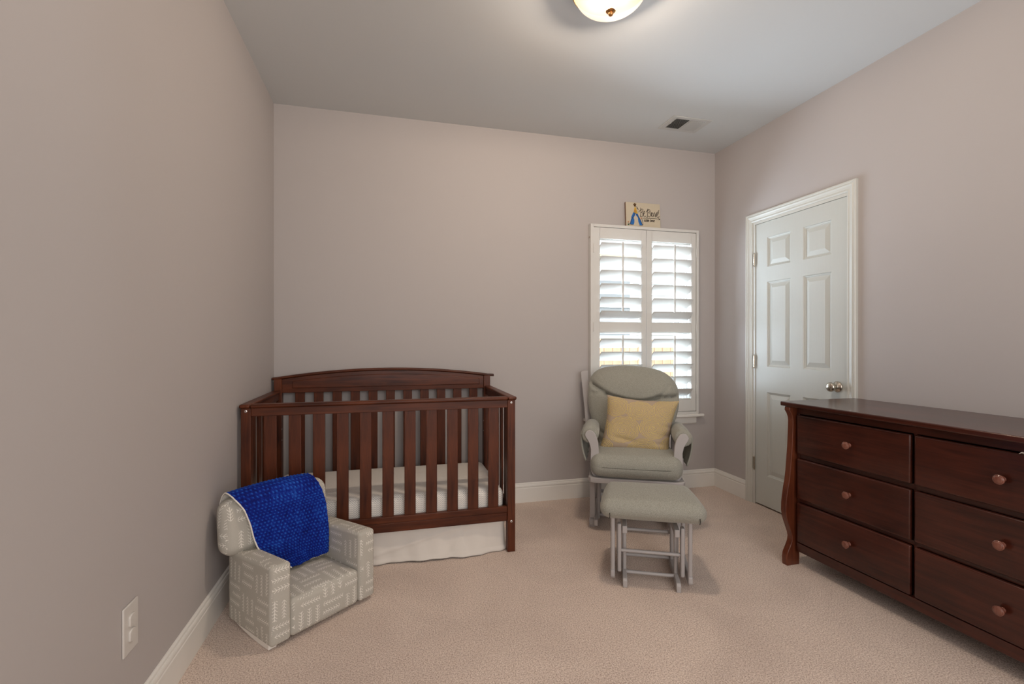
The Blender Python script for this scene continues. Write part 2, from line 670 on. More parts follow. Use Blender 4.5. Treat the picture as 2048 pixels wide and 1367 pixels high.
def interp(pts, x):
    if x <= pts[0][0]:
        return pts[0][1]
    for (a, b), (c, d) in zip(pts, pts[1:]):
        if x <= c:
            return b + (d - b) * (x - a) / (c - a)
    return pts[-1][1]


def softbox(sx, sy, sz, r, puff=(0, 0, 0), nin=8, nr=4):
    """rounded, slightly stuffed box centred at 0; puff = outward swell of the x, y, z faces"""
    half = (sx / 2, sy / 2, sz / 2)

    def lat(h):
        L = [-h + r * (1 - math.tan((1 - k / nr) * PI / 4)) for k in range(nr)]
        inner = [lin(-h + r, h - r, k / nin) for k in range(nin + 1)]
        return L + inner + [-q for q in reversed(L)]
    ls = [lat(h) for h in half]
    n = [len(q) for q in ls]
    idx = {}
    vs = []
    fs = []

    def vid(i, j, k):
        key = (i, j, k)
        if key not in idx:
            P = Vector((ls[0][i], ls[1][j], ls[2][k]))
            q = Vector([max(-h + r, min(h - r, c)) for h, c in zip(half, P)])
            d = P - q
            d = d.normalized() * r if d.length > 1e-9 else d
            out = q + d
            w = [1 - min(1, abs(c / h)) ** 2.2 for c, h in zip(P, half)]
            out += Vector((math.copysign(puff[0], P.x) * w[1] * w[2] * abs(P.x / half[0]) ** 3,
                           math.copysign(puff[1], P.y) * w[0] * w[2] * abs(P.y / half[1]) ** 3,
                           math.copysign(puff[2], P.z) * w[0] * w[1] * abs(P.z / half[2]) ** 3))
            idx[key] = len(vs)
            vs.append(out)
        return idx[key]
    for a in range(3):
        b, c = (a + 1) % 3, (a + 2) % 3
        for side in (0, n[a] - 1):
            for i in range(n[b] - 1):
                for j in range(n[c] - 1):
                    q = []
                    for di, dj in ((0, 0), (1, 0), (1, 1), (0, 1)):
                        k = [0, 0, 0]
                        k[a] = side
                        k[b] = i + di
                        k[c] = j + dj
                        q.append(vid(*k))
                    fs.append(tuple(q if side else q[::-1]))
    return vs, fs


def soft(name, lo, hi, r, puff, mat, parent, warp=None, boxuv=False, nin=8):
    lo, hi = Vector(lo), Vector(hi)
    vs, fs = softbox(*(hi - lo), r, puff, nin)
    c = (lo + hi) / 2
    vs = [v + c for v in vs]
    if warp:
        vs = [Vector(warp(v)) for v in vs]
    return MB().add(vs, fs).build(name, mat, parent, smooth=60, boxuv=boxuv, fix=False)


def thing(name, label, cat, loc=(0, 0, 0), rotz=0.0, group=None, **kw):
    o = bpy.data.objects.new(name, None)
    o.empty_display_size = 0.1
    COL.objects.link(o)
    o.location = loc
    o.rotation_euler = (0, 0, rotz)
    tag(o, label, cat, group)
    return o


def tag(o, label, cat, group=None):
    o['label'] = label
    o['category'] = cat
    if group:
        o['group'] = group
    return o


def struct(o, label=None, cat=None):
    o['kind'] = 'structure'
    if label:
        o['label'] = label
    if cat:
        o['category'] = cat
    return o


# ================================================================== ROOM
W, H = 3.3352, 2.74
YF = -5.40
T = 0.14
struct(MB().box(-T, W + T, YF - T, T, -0.12, 0).build('floor', M['carpet']), 'beige pink carpet covering the whole bedroom floor', 'floor')
struct(MB().box(-T, W + T, YF - T, T, H, H + 0.12).build('ceiling', M['ceiling']), 'smooth pale grey ceiling', 'ceiling')
struct(MB().box(-T, 0, YF - T, T, 0, H).build('wall_left', M['wall']), 'plain warm grey wall on the left with an outlet', 'wall')
# back wall with the window opening
OX0, OX1, OZ0, OZ1 = 2.262, 3.098, 0.640, 2.035
b = MB()
b.box(0, OX0, 0, T, 0, H).box(OX1, W, 0, T, 0, H).box(OX0, OX1, 0, T, 0, OZ0).box(OX0, OX1, 0, T, OZ1, H)
struct(b.build('wall_back', M['wall']), 'warm grey back wall behind the crib and around the window', 'wall')
# right wall with the recess of the door
DY0, DY1, DZ = -1.186, -0.442, 2.062
b = MB()
b.box(W, W + 0.05, DY1, 0, 0, H).box(W, W + 0.05, YF, DY0, 0, H).box(W, W + 0.05, DY0, DY1, DZ, H)
b.box(W + 0.05, W + T, YF - T, T, 0, H)
struct(b.build('wall_right', M['wall']), 'pale mauve grey wall on the right around the door', 'wall')
struct(MB().box(0, W, YF - T, YF, 0, H).build('wall_front', M['wall']), 'plain wall behind the camera', 'wall')

# baseboards
BP = [(0, 0), (0.015, 0), (0.015, 0.104), (0.0125, 0.108), (0.0125, 0.112), (0.016, 0.115), (0.0165, 0.124), (0.014, 0.129),
      (0.0095, 0.131), (0.0095, 0.134), (0.0085, 0.139), (0.004, 0.1435), (0, 0.144)]
o = MB().prism(BP, lambda p, q, t: (t, -p, q), 0.0, W).build('baseboard_back', M['trim'], bevel=0.0008)
struct(o, 'white moulded baseboard along the back wall', 'baseboard')
o = MB().prism(BP, lambda p, q, t: (p, t, q), YF, 0.0).build('baseboard_left', M['trim'], bevel=0.0008)
struct(o, 'white moulded baseboard along the left wall', 'baseboard')
o = MB().prism(BP, lambda p, q, t: (W - p, t, q), -0.371, 0.0).prism(BP, lambda p, q, t: (W - p, t, q), YF, -1.2435).build('baseboard_right', M['trim'], bevel=0.0008)
struct(o, 'white moulded baseboard along the right wall', 'baseboard')

# ------------------------------------------------------------------ door
door = struct(bpy.data.objects.new('door_1', None), 'white six panel closet door with satin nickel knob beside the dresser', 'door')
COL.objects.link(door)
door.location = (W, -0.8, 0)


def D(x, y, z):
    return (x - W, y + 0.8, z)


CP = [(0, 0), (0.0, 0.009), (0.006, 0.012), (0.012, 0.012), (0.016, 0.010), (0.030, 0.014), (0.036, 0.018), (0.040, 0.0185),
      (0.046, 0.016), (0.050, 0.020), (0.058, 0.020), (0.0615, 0.015), (0.0615, 0)]
# CP: (distance outwards from the opening, height off the wall); mitred three sided frame
ya, yb, zt = -1.181, -0.4325, 2.0655
vs = []
for (w_, h_) in CP:
    vs += [D(W - h_, yb + w_, 0), D(W - h_, yb + w_, zt + w_), D(W - h_, ya - w_, zt + w_), D(W - h_, ya - w_, 0)]
n_ = len(CP)
fs = []
for i in range(n_):
    j = (i + 1) % n_
    for k in range(3):
        fs.append((i * 4 + k, i * 4 + k + 1, j * 4 + k + 1, j * 4 + k))
fs += [tuple(i * 4 for i in range(n_)), tuple(i * 4 + 3 for i in reversed(range(n_)))]
MB().add(vs, fs).build('door_casing', M['casing'], door)
# jamb
jb = MB()
for (y0, y1, z0, z1) in ((-0.452, -0.4325, 0, 2.0655), (-1.1955, -1.176, 0, 2.0655), (-1.176, -0.452, 2.046, 2.0655)):
    x0, y_, z_ = D(W - 0.004, y0, z0)
    jb.box(x0, x0 + 0.05, y_, y_ + (y1 - y0), z0, z1)
jb.build('door_jamb', M['casing'], door)
# slab with six moulded panels
SY0, SY1, SZ0, SZ1 = -1.1735, -0.4545, 0.012, 2.044
SX = W + 0.002
cols = [(-1.069, -0.865), (-0.764, -0.561)]
rows = [(0.228, 0.828), (1.010, 1.616), (1.722, 1.933)]
ys = [SY0, cols[0][0], cols[0][1], cols[1][0], cols[1][1], SY1]
zs = [SZ0, rows[0][0], rows[0][1], rows[1][0], rows[1][1], rows[2][0], rows[2][1], SZ1]
sb = MB()
for i in range(5):
    for j in range(7):
        if i in (1, 3) and j in (1, 3, 5):
            y0, y1, z0, z1 = ys[i], ys[i + 1], zs[j], zs[j + 1]
            rings = [(0, 0), (0.004, 0.0055), (0.010, 0.0075), (0.013, 0.0115), (0.017, 0.012), (0.045, 0.003), (0.047, 0.003)]
            vs = []
            for ins, dp in rings:
                vs += [D(SX + dp, y0 + ins, z0 + ins), D(SX + dp, y1 - ins, z0 + ins), D(SX + dp, y1 - ins, z1 - ins), D(SX + dp, y0 + ins, z1 - ins)]
            fs = []
            for k in range(len(rings) - 1):
                for q in range(4):
                    fs.append((k * 4 + q, k * 4 + (q + 1) % 4, (k + 1) * 4 + (q + 1) % 4, (k + 1) * 4 + q))
            fs.append(tuple(range((len(rings) - 1) * 4, len(rings) * 4)))
            sb.add(vs, fs)
        else:
            sb.add([D(SX, ys[i], zs[j]), D(SX, ys[i + 1], zs[j]), D(SX, ys[i + 1], zs[j + 1]), D(SX, ys[i], zs[j + 1])], [(0, 1, 2, 3)])
x0 = SX - W
sb.add([D(SX, SY0, SZ0), D(SX, SY1, SZ0), D(SX, SY1, SZ1), D(SX, SY0, SZ1), D(SX + 0.035, SY0, SZ0), D(SX + 0.035, SY1, SZ0), D(SX + 0.035, SY1, SZ1), D(SX + 0.035, SY0, SZ1)],
       [(0, 1, 5, 4), (1, 2, 6, 5), (2, 3, 7, 6), (3, 0, 4, 7), (4, 5, 6, 7)])
slab = sb.build('door_slab', M['door'], door)
# dark gap behind the slab edge
for z in (1.789, 1.044, 0.298):
    hb_ = MB()
    x_, y_, z_ = D(W - 0.008, -0.4495, z)
    hb_.cyl((x_, y_, z - 0.045), (x_, y_, z + 0.045), 0.0062, n=14)
    for k in (-1, 1):
        hb_.cyl((x_, y_, z + k * 0.045), (x_, y_, z + k * 0.050), 0.0062, 0.003, n=14)
    hb_.box(x_ + 0.002, x_ + 0.007, y_ - 0.002, y_ + 0.018, z - 0.044, z + 0.044)
    hb_.build('hinge', M['nickel'], door, smooth=40)
kb = MB()
kx, ky, kz = D(SX, -1.113, 0.918)
kb.lathe([(0, 0), (0.033, 0), (0.033, 0.004), (0.029, 0.009), (0.016, 0.012), (0.0125, 0.016), (0.0125, 0.030), (0.017, 0.034), (0.0255, 0.041),
          (0.0285, 0.050), (0.0275, 0.059), (0.021, 0.065), (0.010, 0.0675), (0, 0.068)], (kx, ky, kz), (-1, 0, 0), 32)
kb.build('door_knob', M['nickel'], door, smooth=50)

# ------------------------------------------------------------------ window
win = struct(bpy.data.objects.new('window_1', None), 'window behind the white plantation shutters with a white sill', 'window')
COL.objects.link(win)
win.location = (2.68, 0, 0)


def WX(x):
    return x - 2.68


b = MB()
# stepped vinyl frame filling the wall depth
for k, (y0, y1, ins) in enumerate(((0.0, 0.03, 0.004), (0.03, 0.055, 0.012), (0.055, 0.08, 0.020), (0.08, 0.14, 0.030))):
    x0, x1, z0, z1 = WX(OX0), WX(OX1), OZ0, OZ1
    b.box(x0, x0 + ins, y0, y1, z0, z1).box(x1 - ins, x1, y0, y1, z0, z1)
    b.box(x0, x1, y0, y1, z0, z0 + ins).box(x0, x1, y0, y1, z1 - ins, z1)
b.build('window_frame', M['vinyl'], win)
for (z0, z1, y0) in ((0.670, 1.345, 0.086), (1.315, 2.005, 0.112)):
    b = MB()
    x0, x1 = WX(OX0) + 0.030, WX(OX1) - 0.030
    b.box(x0, x0 + 0.034, y0, y0 + 0.024, z0, z1).box(x1 - 0.034, x1, y0, y0 + 0.024, z0, z1)
    b.box(x0 + 0.034, x1 - 0.034, y0, y0 + 0.024, z0, z0 + 0.036).box(x0 + 0.034, x1 - 0.034, y0, y0 + 0.024, z1 - 0.036, z1)
    s_ = b.build('sash', M['vinyl'], win, bevel=0.002)
    MB().box(x0 + 0.03, x1 - 0.03, y0 + 0.010, y0 + 0.014, z0 + 0.03, z1 - 0.03).build('pane', M['glass'], s_)
MB().box(WX(2.165), WX(3.198), -0.056, 0.0, 0.583, 0.605).build('window_sill', M['trim'], win, bevel=0.006, seg=3)
b = MB()
AP = [(0, 0), (0.004, 0), (0.012, 0.008), (0.014, 0.016), (0.014, 0.058), (0.010, 0.063), (0, 0.063)]
b.prism(AP, lambda p, q, t: (t, -p, 0.520 + q), WX(2.215), WX(3.152))
b.build('window_apron', M['trim'], win)

# ------------------------------------------------------------------ plantation shutters
sh = thing('plantation_shutter', 'white two panel plantation shutters with tilted louvers over the window', 'shutter', (2.68, 0, 0))
FY = -0.046       # front of the frame
fx0, fx1, fz0, fz1 = 2.208, 3.152, 0.605, 2.086
b = MB()
b.box(WX(fx0), WX(fx0) + 0.024, FY, 0, fz0, fz1).box(WX(fx1) - 0.024, WX(fx1), FY, 0, fz0, fz1)
b.box(WX(fx0) + 0.024, WX(fx1) - 0.024, FY, 0, fz1 - 0.022, fz1).box(WX(fx0) + 0.024, WX(fx1) - 0.024, FY, 0, fz0, fz0 + 0.022)
b.box(WX(fx0) + 0.024, WX(fx0) + 0.036, -0.012, 0, fz0 + 0.022, fz1 - 0.022).box(WX(fx1) - 0.036, WX(fx1) - 0.024, -0.012, 0, fz0 + 0.022, fz1 - 0.022)
b.build('shutter_frame', M['shutter'], sh, bevel=0.002)
MB().lathe([(0, 0), (0.007, 0), (0.007, 0.003), (0.004, 0.004), (0, 0.004)], (WX(fx0), -0.022, 1.985), (-1, 0, 0), 16).build('screw_cap', M['nickel'], sh, smooth=40)
PY0, PY1 = -0.042, -0.014
LZU = [1.943 - 0.1038 * i for i in range(6)]
LZL = [1.211 - 0.0988 * i for i in range(5)]
for (x0, x1, ox0, ox1, rx) in ((2.234, 2.680, 2.284, 2.636, 2.458), (2.683, 3.126, 2.729, 3.084, 2.908)):
    b = MB()
    z0, z1 = fz0 + 0.025, fz1 - 0.025
    b.box(WX(x0), WX(ox0), PY0, PY1, z0, z1).box(WX(ox1), WX(x1), PY0, PY1, z0, z1)
    b.box(WX(ox0), WX(ox1), PY0, PY1, 1.976, z1)
    b.box(WX(ox0), WX(ox1), PY0, PY1, 1.262, 1.331)
    b.box(WX(ox0), WX(ox1), PY0, PY1, z0, 0.722)
    # rabbet lips of the rails
    for (za, zb) in ((1.966, 1.976), (1.331, 1.341), (1.252, 1.262), (0.722, 0.732)):
        b.box(WX(ox0), WX(ox1), -0.024, PY1, za, zb)
    pn = b.build('shutter_panel', M['shutter'], sh, bevel=0.0015)
    lv = None
    for z in LZU + LZL:
        # elliptical louver; front edge at (y=-0.073, z)
        if lv is None:
            c = 0.114
            pts = []
            for k in range(20):
                t = 2 * PI * k / 20
                pts.append((c / 2 * math.cos(t), 0.0055 * math.sin(t)))
            th = R(38)
            pr = [(p * math.cos(th) - q * math.sin(th), p * math.sin(th) + q * math.cos(th)) for p, q in pts]
            # p>0 is the room side, raised
            L = MB().prism(pr, lambda p, q, t: (t, -0.028 - p, q), WX(ox0) + 0.002, WX(ox1) - 0.002)
            lv = L.build('louver', M['shutter'], pn, smooth=50)
            lv.location = (0, 0, z - c / 2 * math.sin(th))
        else:
            o = lv.copy()
            COL.objects.link(o)
            o.location = (0, 0, z - 0.057 * math.sin(R(38)))
    for (za, zb) in ((1.415, 1.952), (0.800, 1.238)):
        MB().box(WX(rx) - 0.006, WX(rx) + 0.006, -0.086, -0.074, za, zb).build('tilt_rod', M['shutter'], pn, bevel=0.002)
for (hx, s) in ((2.232, 1), (3.128, -1)):
    for hz in (1.90, 1.30, 0.80):
        MB().cyl((WX(hx), -0.048, hz - 0.035), (WX(hx), -0.048, hz + 0.035), 0.0045, n=12).build('shutter_hinge', M['shutter'], sh, smooth=50)

# ------------------------------------------------------------------ outside
b = MB().box(-6, 14, T + 0.01, 14, -0.45, -0.30)
struct(b.build('ground', M['lawn']), 'pale ground of the yard outside the window', 'ground')
fence = thing('cedar_fence', 'orange cedar privacy fence standing outside the window', 'fence', (4.0, 3.0, -0.30))
px_ = 0.0
k = 0
proto = None
for i in range(30):
    x = -1.6 + i * 0.137
    hgt = 1.515 + random.uniform(-0.008, 0.008)
    if proto is None:
        proto = MB().box(0, 0.130, 0, 0.018, 0, 1.515).build('board', M['fence'], fence, bevel=0.003)
        proto.location = (x, 0, 0)
    else:
        o = proto.copy()
        COL.objects.link(o)
        o.location = (x, random.uniform(-0.002, 0.002), 0)
        o.scale = (1, 1, hgt / 1.515)
for z in (0.25, 0.80, 1.33):
    MB().box(-1.6, 2.5, 0.0185, 0.057, z, z + 0.089).build('rail', M['fence'], fence)
for x in (-1.2, 0.6, 2.3):
    MB().box(x, x + 0.089, 0.058, 0.147, 0, 1.50).build('post', M['fence'], fence)

house = thing('neighbour_house', 'bright white sided house beyond the cedar fence', 'house', (5.0, 6.0, -0.30))
b = MB()
for i in range(34):
    z = i * 0.125
    b.add([(-4, 0, z), (4, 0, z), (4, 0.015, z + 0.125), (-4, 0.015, z + 0.125), (-4, 0.02, z), (4, 0.02, z)], [(0, 1, 2, 3), (0, 4, 5, 1)])
b.box(-4, 4, 0.02, 0.5, 0, 4.25)
b.build('siding', M['siding'], house, fix=False)
wx0, wx1, wz0, wz1 = -0.35, 0.855, 1.55, 2.93
b = MB()
b.box(wx0, wx0 + .06, -0.03, 0.0, wz0, wz1).box(wx1 - .06, wx1, -0.03, 0, wz0, wz1).box(wx0 + .06, wx1 - .06, -0.03, 0, wz1 - .06, wz1).box(wx0 + .06, wx1 - .06, -0.03, 0, wz0, wz0 + .06)
b.box(wx0 + .06, wx1 - .06, -0.03, 0, (wz0 + wz1) / 2 - .025, (wz0 + wz1) / 2 + .025)
fw = b.build('window', M['siding'], house)
MB().box(wx0 + .06, wx1 - .06, -0.008, 0, wz0 + .06, wz1 - .06).build('pane', M['far_glass'], fw)
MB().box(wx0 - .1, wx1 + .09, -0.05, 0, 3.30, 3.37).build('window_header', M['siding_trim'], house)

# ================================================================== CEILING FIXTURES
lamp = thing('ceiling_lamp', 'lit flush dome ceiling light with brass rim and finial', 'lamp', LAMP)
b = MB()
b.lathe([(0, -0.0), (0.150, 0.0), (0.163, -0.010), (0.168, -0.028), (0.166, -0.045), (0.160, -0.050), (0.150, -0.048), (0.0, -0.030)], (0, 0, 0), (0, 0, 1), 48)
b.build('lamp_rim', M['brass'], lamp, smooth=40)
MB().lathe([(0.0, -0.0305), (0.148, -0.0485), (0.152, -0.0505)], (0, 0, 0), (0, 0, 1), 48).build('lamp_pan', M['pan'], lamp, smooth=60)
prof = [(0.154, -0.046)]
for k in range(1, 15):
    t = k / 14 * PI / 2
    prof.append((0.154 * math.cos(t), -0.046 - 0.090 * math.sin(t) ** 1.05))
MB().lathe(prof, (0, 0, 0), (0, 0, 1), 48).build('glass_dome', mk_dome(), lamp, smooth=60)
for bx_, by_ in ((-0.062, 0.005), (0.060, 0.030)):
    MB().lathe([(0.0, -0.028), (0.012, -0.028), (0.012, -0.040), (0.017, -0.050), (0.019, -0.058), (0.015, -0.068), (0.0, -0.072)], (bx_, by_, 0), (0, 0, 1), 16).build('bulb', M['bulb'], lamp, smooth=60)
    bd = bpy.data.lights.new('bulb_light', 'POINT')
    bd.energy = BULB_W
    bd.color = (1.0, 0.87, 0.76)
    bd.shadow_soft_size = 0.035
    bo = bpy.data.objects.new('bulb_light', bd)
    COL.objects.link(bo)
    bo.location = LAMP + Vector((bx_, by_, -0.056))
MB().lathe([(0, -0.128), (0.019, -0.130), (0.021, -0.135), (0.017, -0.139), (0.010, -0.141), (0.011, -0.146), (0.009, -0.152), (0.004, -0.156), (0, -0.157)], (0, 0, 0), (0, 0, 1), 24).build('finial', M['brass'], lamp, smooth=40)

vent = thing('ceiling_vent', 'white metal two way ceiling vent near the corner', 'vent', (2.772, -0.408, H))
b = MB()
vx, vy = 0.1525, 0.1025
ix0, ix1, iy = -0.115, 0.122, 0.072
b.box(-vx, ix0, -vy, vy, -0.006, -0.001).box(ix1, vx, -vy, vy, -0.006, -0.001).box(ix0, ix1, -vy, -iy, -0.006, -0.001).box(ix0, ix1, iy, vy, -0.006, -0.001)
b.box(-0.006, 0.004, -iy, iy, -0.006, -0.001)
b.build('vent_frame', M['vent'], vent, bevel=0.001)
MB().box(ix0, ix1, -iy, iy, -0.0012, -0.0004).build('vent_duct', M['duct'], vent)
b = MB()
for (a0, a1, ang) in ((ix0 + .003, -0.008, R(-40)), (0.008, ix1 - .002, R(40))):
    for k in range(9):
        x = lin(a0 + 0.004, a1 - 0.004, k / 8)
        b.obox((x, 0, -0.0055), (0.0080, 2 * iy, 0.0009), Matrix.Rotation(ang, 3, 'Y'))
o = b.build('vent_louvers', M['vent'], vent)
o['kind'] = 'stuff'
MB().box(ix0 - 0.011, ix0 - 0.001, -0.012, 0.006, -0.011, -0.006).build('damper_lever', M['vent'], vent, bevel=0.001)

# ------------------------------------------------------------------ outlet
ol = thing('wall_outlet', 'white duplex outlet with plug covers on the left wall', 'outlet', (0, -1.785, 0.367))
MB().box(0, 0.006, -0.040, 0.040, -0.070, 0.070).build('outlet_plate', M['plate'], ol, bevel=0.003, seg=3)
for s in (-1, 1):
    pts = []
    for k in range(28):
        t = 2 * PI * k / 28
        pts.append((max(-0.0145, min(0.0145, 0.0195 * math.cos(t))) * 1.15, s * 0.0215 + 0.0185 * math.sin(t)))
    MB().prism(pts, lambda p, q, t: (t, p, q), 0.005, 0.0115).build('plug_cover', M['plate'], ol, bevel=0.002, seg=2)
MB().lathe([(0, 0), (0.003, 0), (0.003, 0.001), (0, 0.0015)], (0.006, 0, 0), (1, 0, 0), 12).build('screw', M['plate'], ol, smooth=40)

# ================================================================== CRIB
crib = thing('baby_crib', 'dark cherry wooden baby crib with slatted sides in the corner', 'crib', (0.719, -0.42, 0))


def CX(x):
    return x - 0.719


def CYc(y):
    return y + 0.42


cx0, cx1 = 0.018, 1.420
yf, yb = -0.785, -0.035
pw = 0.045
for (x0, x1, y0, y1, zt_) in ((cx0, cx0 + pw, yf, yf + 0.042, 0.860), (cx1 - pw, cx1, yf, yf + 0.042, 0.860),
                             (cx0, cx0 + pw, yb - 0.055, yb, 0.950), (cx1 - pw, cx1, yb - 0.055, yb, 0.950)):
    MB().box(CX(x0), CX(x1), CYc(y0), CYc(y1), 0, zt_).build('post', M['crib_z'], crib, bevel=0.0025)


def cap(path, w, th, name, mat):
    """rounded rail cap swept along a 2D path of (a, z)"""


def capx(x0, x1, y0, y1, z0, z1, name):
    return MB().box(CX(x0), CX(x1), CYc(y0), CYc(y1), z0, z1).build(name, M['crib_x'], crib, bevel=0.008, seg=4)


capx(cx0 + pw - 0.002, cx1 - pw + 0.002, yf - 0.010, yf + 0.040, 0.860, 0.879, 'front_cap_rail')
for (x0, x1) in ((cx0 - 0.007, cx0 + pw - 0.003), (cx1 - pw + 0.003, cx1 + 0.007)):
    MB().box(CX(x0), CX(x1), CYc(yf - 0.010), CYc(yb - 0.056), 0.860, 0.879).build('side_cap_rail', M['crib_y'], crib, bevel=0.008, seg=4)
MB().box(CX(cx0 + pw), CX(cx1 - pw), CYc(yf + 0.004), CYc(yf + 0.030), 0.818, 0.860).build('front_top_rail', M['crib_x'], crib, bevel=0.002)
MB().box(CX(cx0 + pw), CX(cx1 - pw), CYc(yf + 0.004), CYc(yf + 0.030), 0.224, 0.258).build('front_bottom_rail', M['crib_x'], crib, bevel=0.003)
MB().box(CX(cx0 + pw), CX(cx1 - pw), CYc(yf + 0.009), CYc(yf + 0.030), 0.174, 0.223).build('front_apron_rail', M['crib_x'], crib, bevel=0.003)
sl = None
for i in range(11):
    x = 0.119 + i * 0.1147
    if sl is None:
        sl = MB().box(-0.0295, 0.0295, -0.006, 0.006, 0.256, 0.820).build('front_slat', M['crib_z'], crib, bevel=0.0025)
    else:
        sl = sl.copy()
        COL.objects.link(sl)
    sl.location = (CX(x + 0.0295), CYc(yf + 0.017), 0)
    if i:
        pass
sl = None
for i in range(11):
    x = 0.138 + i * 0.1136
    if sl is None:
        sl = MB().box(-0.0290, 0.0290, -0.006, 0.006, 0.20, 0.866).build('back_slat', M['crib_z'], crib, bevel=0.0025)
    else:
        sl = sl.copy()
        COL.objects.link(sl)
    sl.location = (CX(x + 0.0300), CYc(yb - 0.027), 0)
# side panels
for xs in (cx0 + 0.0225, cx1 - 0.0225):
    sp = MB()
    MB().box(CX(xs - 0.011), CX(xs + 0.011), CYc(yf + 0.042), CYc(yb - 0.055), 0.818, 0.860).build('side_top_rail', M['crib_y'], crib, bevel=0.002)
    MB().box(CX(xs - 0.011), CX(xs + 0.011), CYc(yf + 0.042), CYc(yb - 0.055), 0.190, 0.258).build('side_bottom_rail', M['crib_y'], crib, bevel=0.002)
    s0 = None
    for i in range(5):
        y = yf + 0.042 + 0.060 + i * 0.1165
        if s0 is None:
            s0 = MB().box(-0.006, 0.006, -0.0265, 0.0265, 0.256, 0.820).build('side_slat', M['crib_z'], crib, bevel=0.002)
        else:
            s0 = s0.copy()
            COL.objects.link(s0)
        s0.location = (CX(xs), CYc(y + 0.033), 0)
# back board with arched top and inset panel
nA = 48
ycap0, ycap1 = yb - 0.062, yb + 0.012


def arch(x, z_end, z_mid):
    t = (x - 0.719) / 0.701
    return z_end + (z_mid - z_end) * (1 - t * t)


b = MB()
x0a, x1a = cx0 + pw, cx1 - pw
top = [(lin(x1a, x0a, k / nA), arch(lin(x1a, x0a, k / nA), 0.942, 0.9960)) for k in range(nA + 1)]
poly = [(x0a, 0.861), (x1a, 0.861)] + top
b.prism([(CX(p), q) for p, q in poly], lambda p, q, t: (p, t, q), CYc(yb - 0.044), CYc(yb - 0.010))
b.build('headboard_panel', M['crib_x'], crib, bevel=0.0015)
# raised centre panel with thin carved outline
b = MB()
pa, pb = 0.125, 1.345
tp = [(lin(pb, pa, k / nA), arch(lin(pb, pa, k / nA), 0.920, 0.9720)) for k in range(nA + 1)]
poly = [(pa, 0.889), (pb, 0.889)] + tp
b.prism([(CX(p), q) for p, q in poly], lambda p, q, t: (p, t, q), CYc(yb - 0.0485), CYc(yb - 0.040))
b.build('raised_panel', M['crib_x'], crib, bevel=0.004, seg=3)
b = MB()
nS = 40
sec = []
hw, ht = (ycap1 - ycap0) / 2, 0.009
for k in range(16):
    t = 2 * PI * k / 16
    sec.append((hw * math.copysign(abs(math.cos(t)) ** 0.6, math.cos(t)) * 0.66, ht * math.copysign(abs(math.sin(t)) ** 0.6, math.sin(t))))
vs = []
fs = []
for i in range(nS + 1):
    x = lin(0.006, 1.452 - 0.004, i / nS)
    z = arch(min(max(x, cx0), cx1), 0.951, 1.0045)
    for (p, q) in sec:
        vs.append((CX(x), CYc(yb - 0.027) + p, z + q))
for i in range(nS):
    for k in range(16):
        fs.append((i * 16 + k, i * 16 + (k + 1) % 16, (i + 1) * 16 + (k + 1) % 16, (i + 1) * 16 + k))
fs += [tuple(range(15, -1, -1)), tuple(range(nS * 16, nS * 16 + 16))]
b.add(vs, fs).build('headboard_cap', M['crib_x'], crib, smooth=50)
MB().box(CX(x0a), CX(x1a), CYc(yb - 0.044), CYc(yb - 0.018), 0.16, 0.215).build('back_bottom_rail', M['crib_x'], crib, bevel=0.002)
for x in (cx0 + pw / 2, cx1 - pw / 2):
    for z in (0.845, 0.173):
        b = MB().lathe([(0.0022, 0.0), (0.0026, 0.0012), (0.006, 0.0012), (0.0072, 0.0), (0.0072, -0.002)], (CX(x), CYc(yf), z), (0, -1, 0), 20)
        b.build('bolt', M['steel'], crib, smooth=50)
# rows of adjustment holes' metal inserts on the back posts' inner faces
for x in (cx0 + pw, cx1 - pw):
    s = 1 if x < 0.7 else -1
    for z in (0.63, 0.56):
        MB().lathe([(0.0, 0.0008), (0.004, 0.0008), (0.005, 0)], (CX(x), CYc(yb - 0.045), z), (s, 0, 0), 12).build('insert_nut', M['steel'], crib, smooth=50)
# mattress support frame (dark, hidden below the mattress)
MB().box(CX(0.075), CX(1.363), CYc(-0.735), CYc(-0.100), 0.200, 0.214).build('mattress_support', M['crib_x'], crib)

mt = soft('crib_mattress', (0.073, -0.740, 0.2145), (1.365, -0.098, 0.352), 0.040, (0.004, 0.004, 0.008), M['chevron'], None, boxuv=True, nin=14)
tag(mt, 'crib mattress in a cream sheet with grey chevrons', 'mattress')
mt.location = (0, 0, 0)

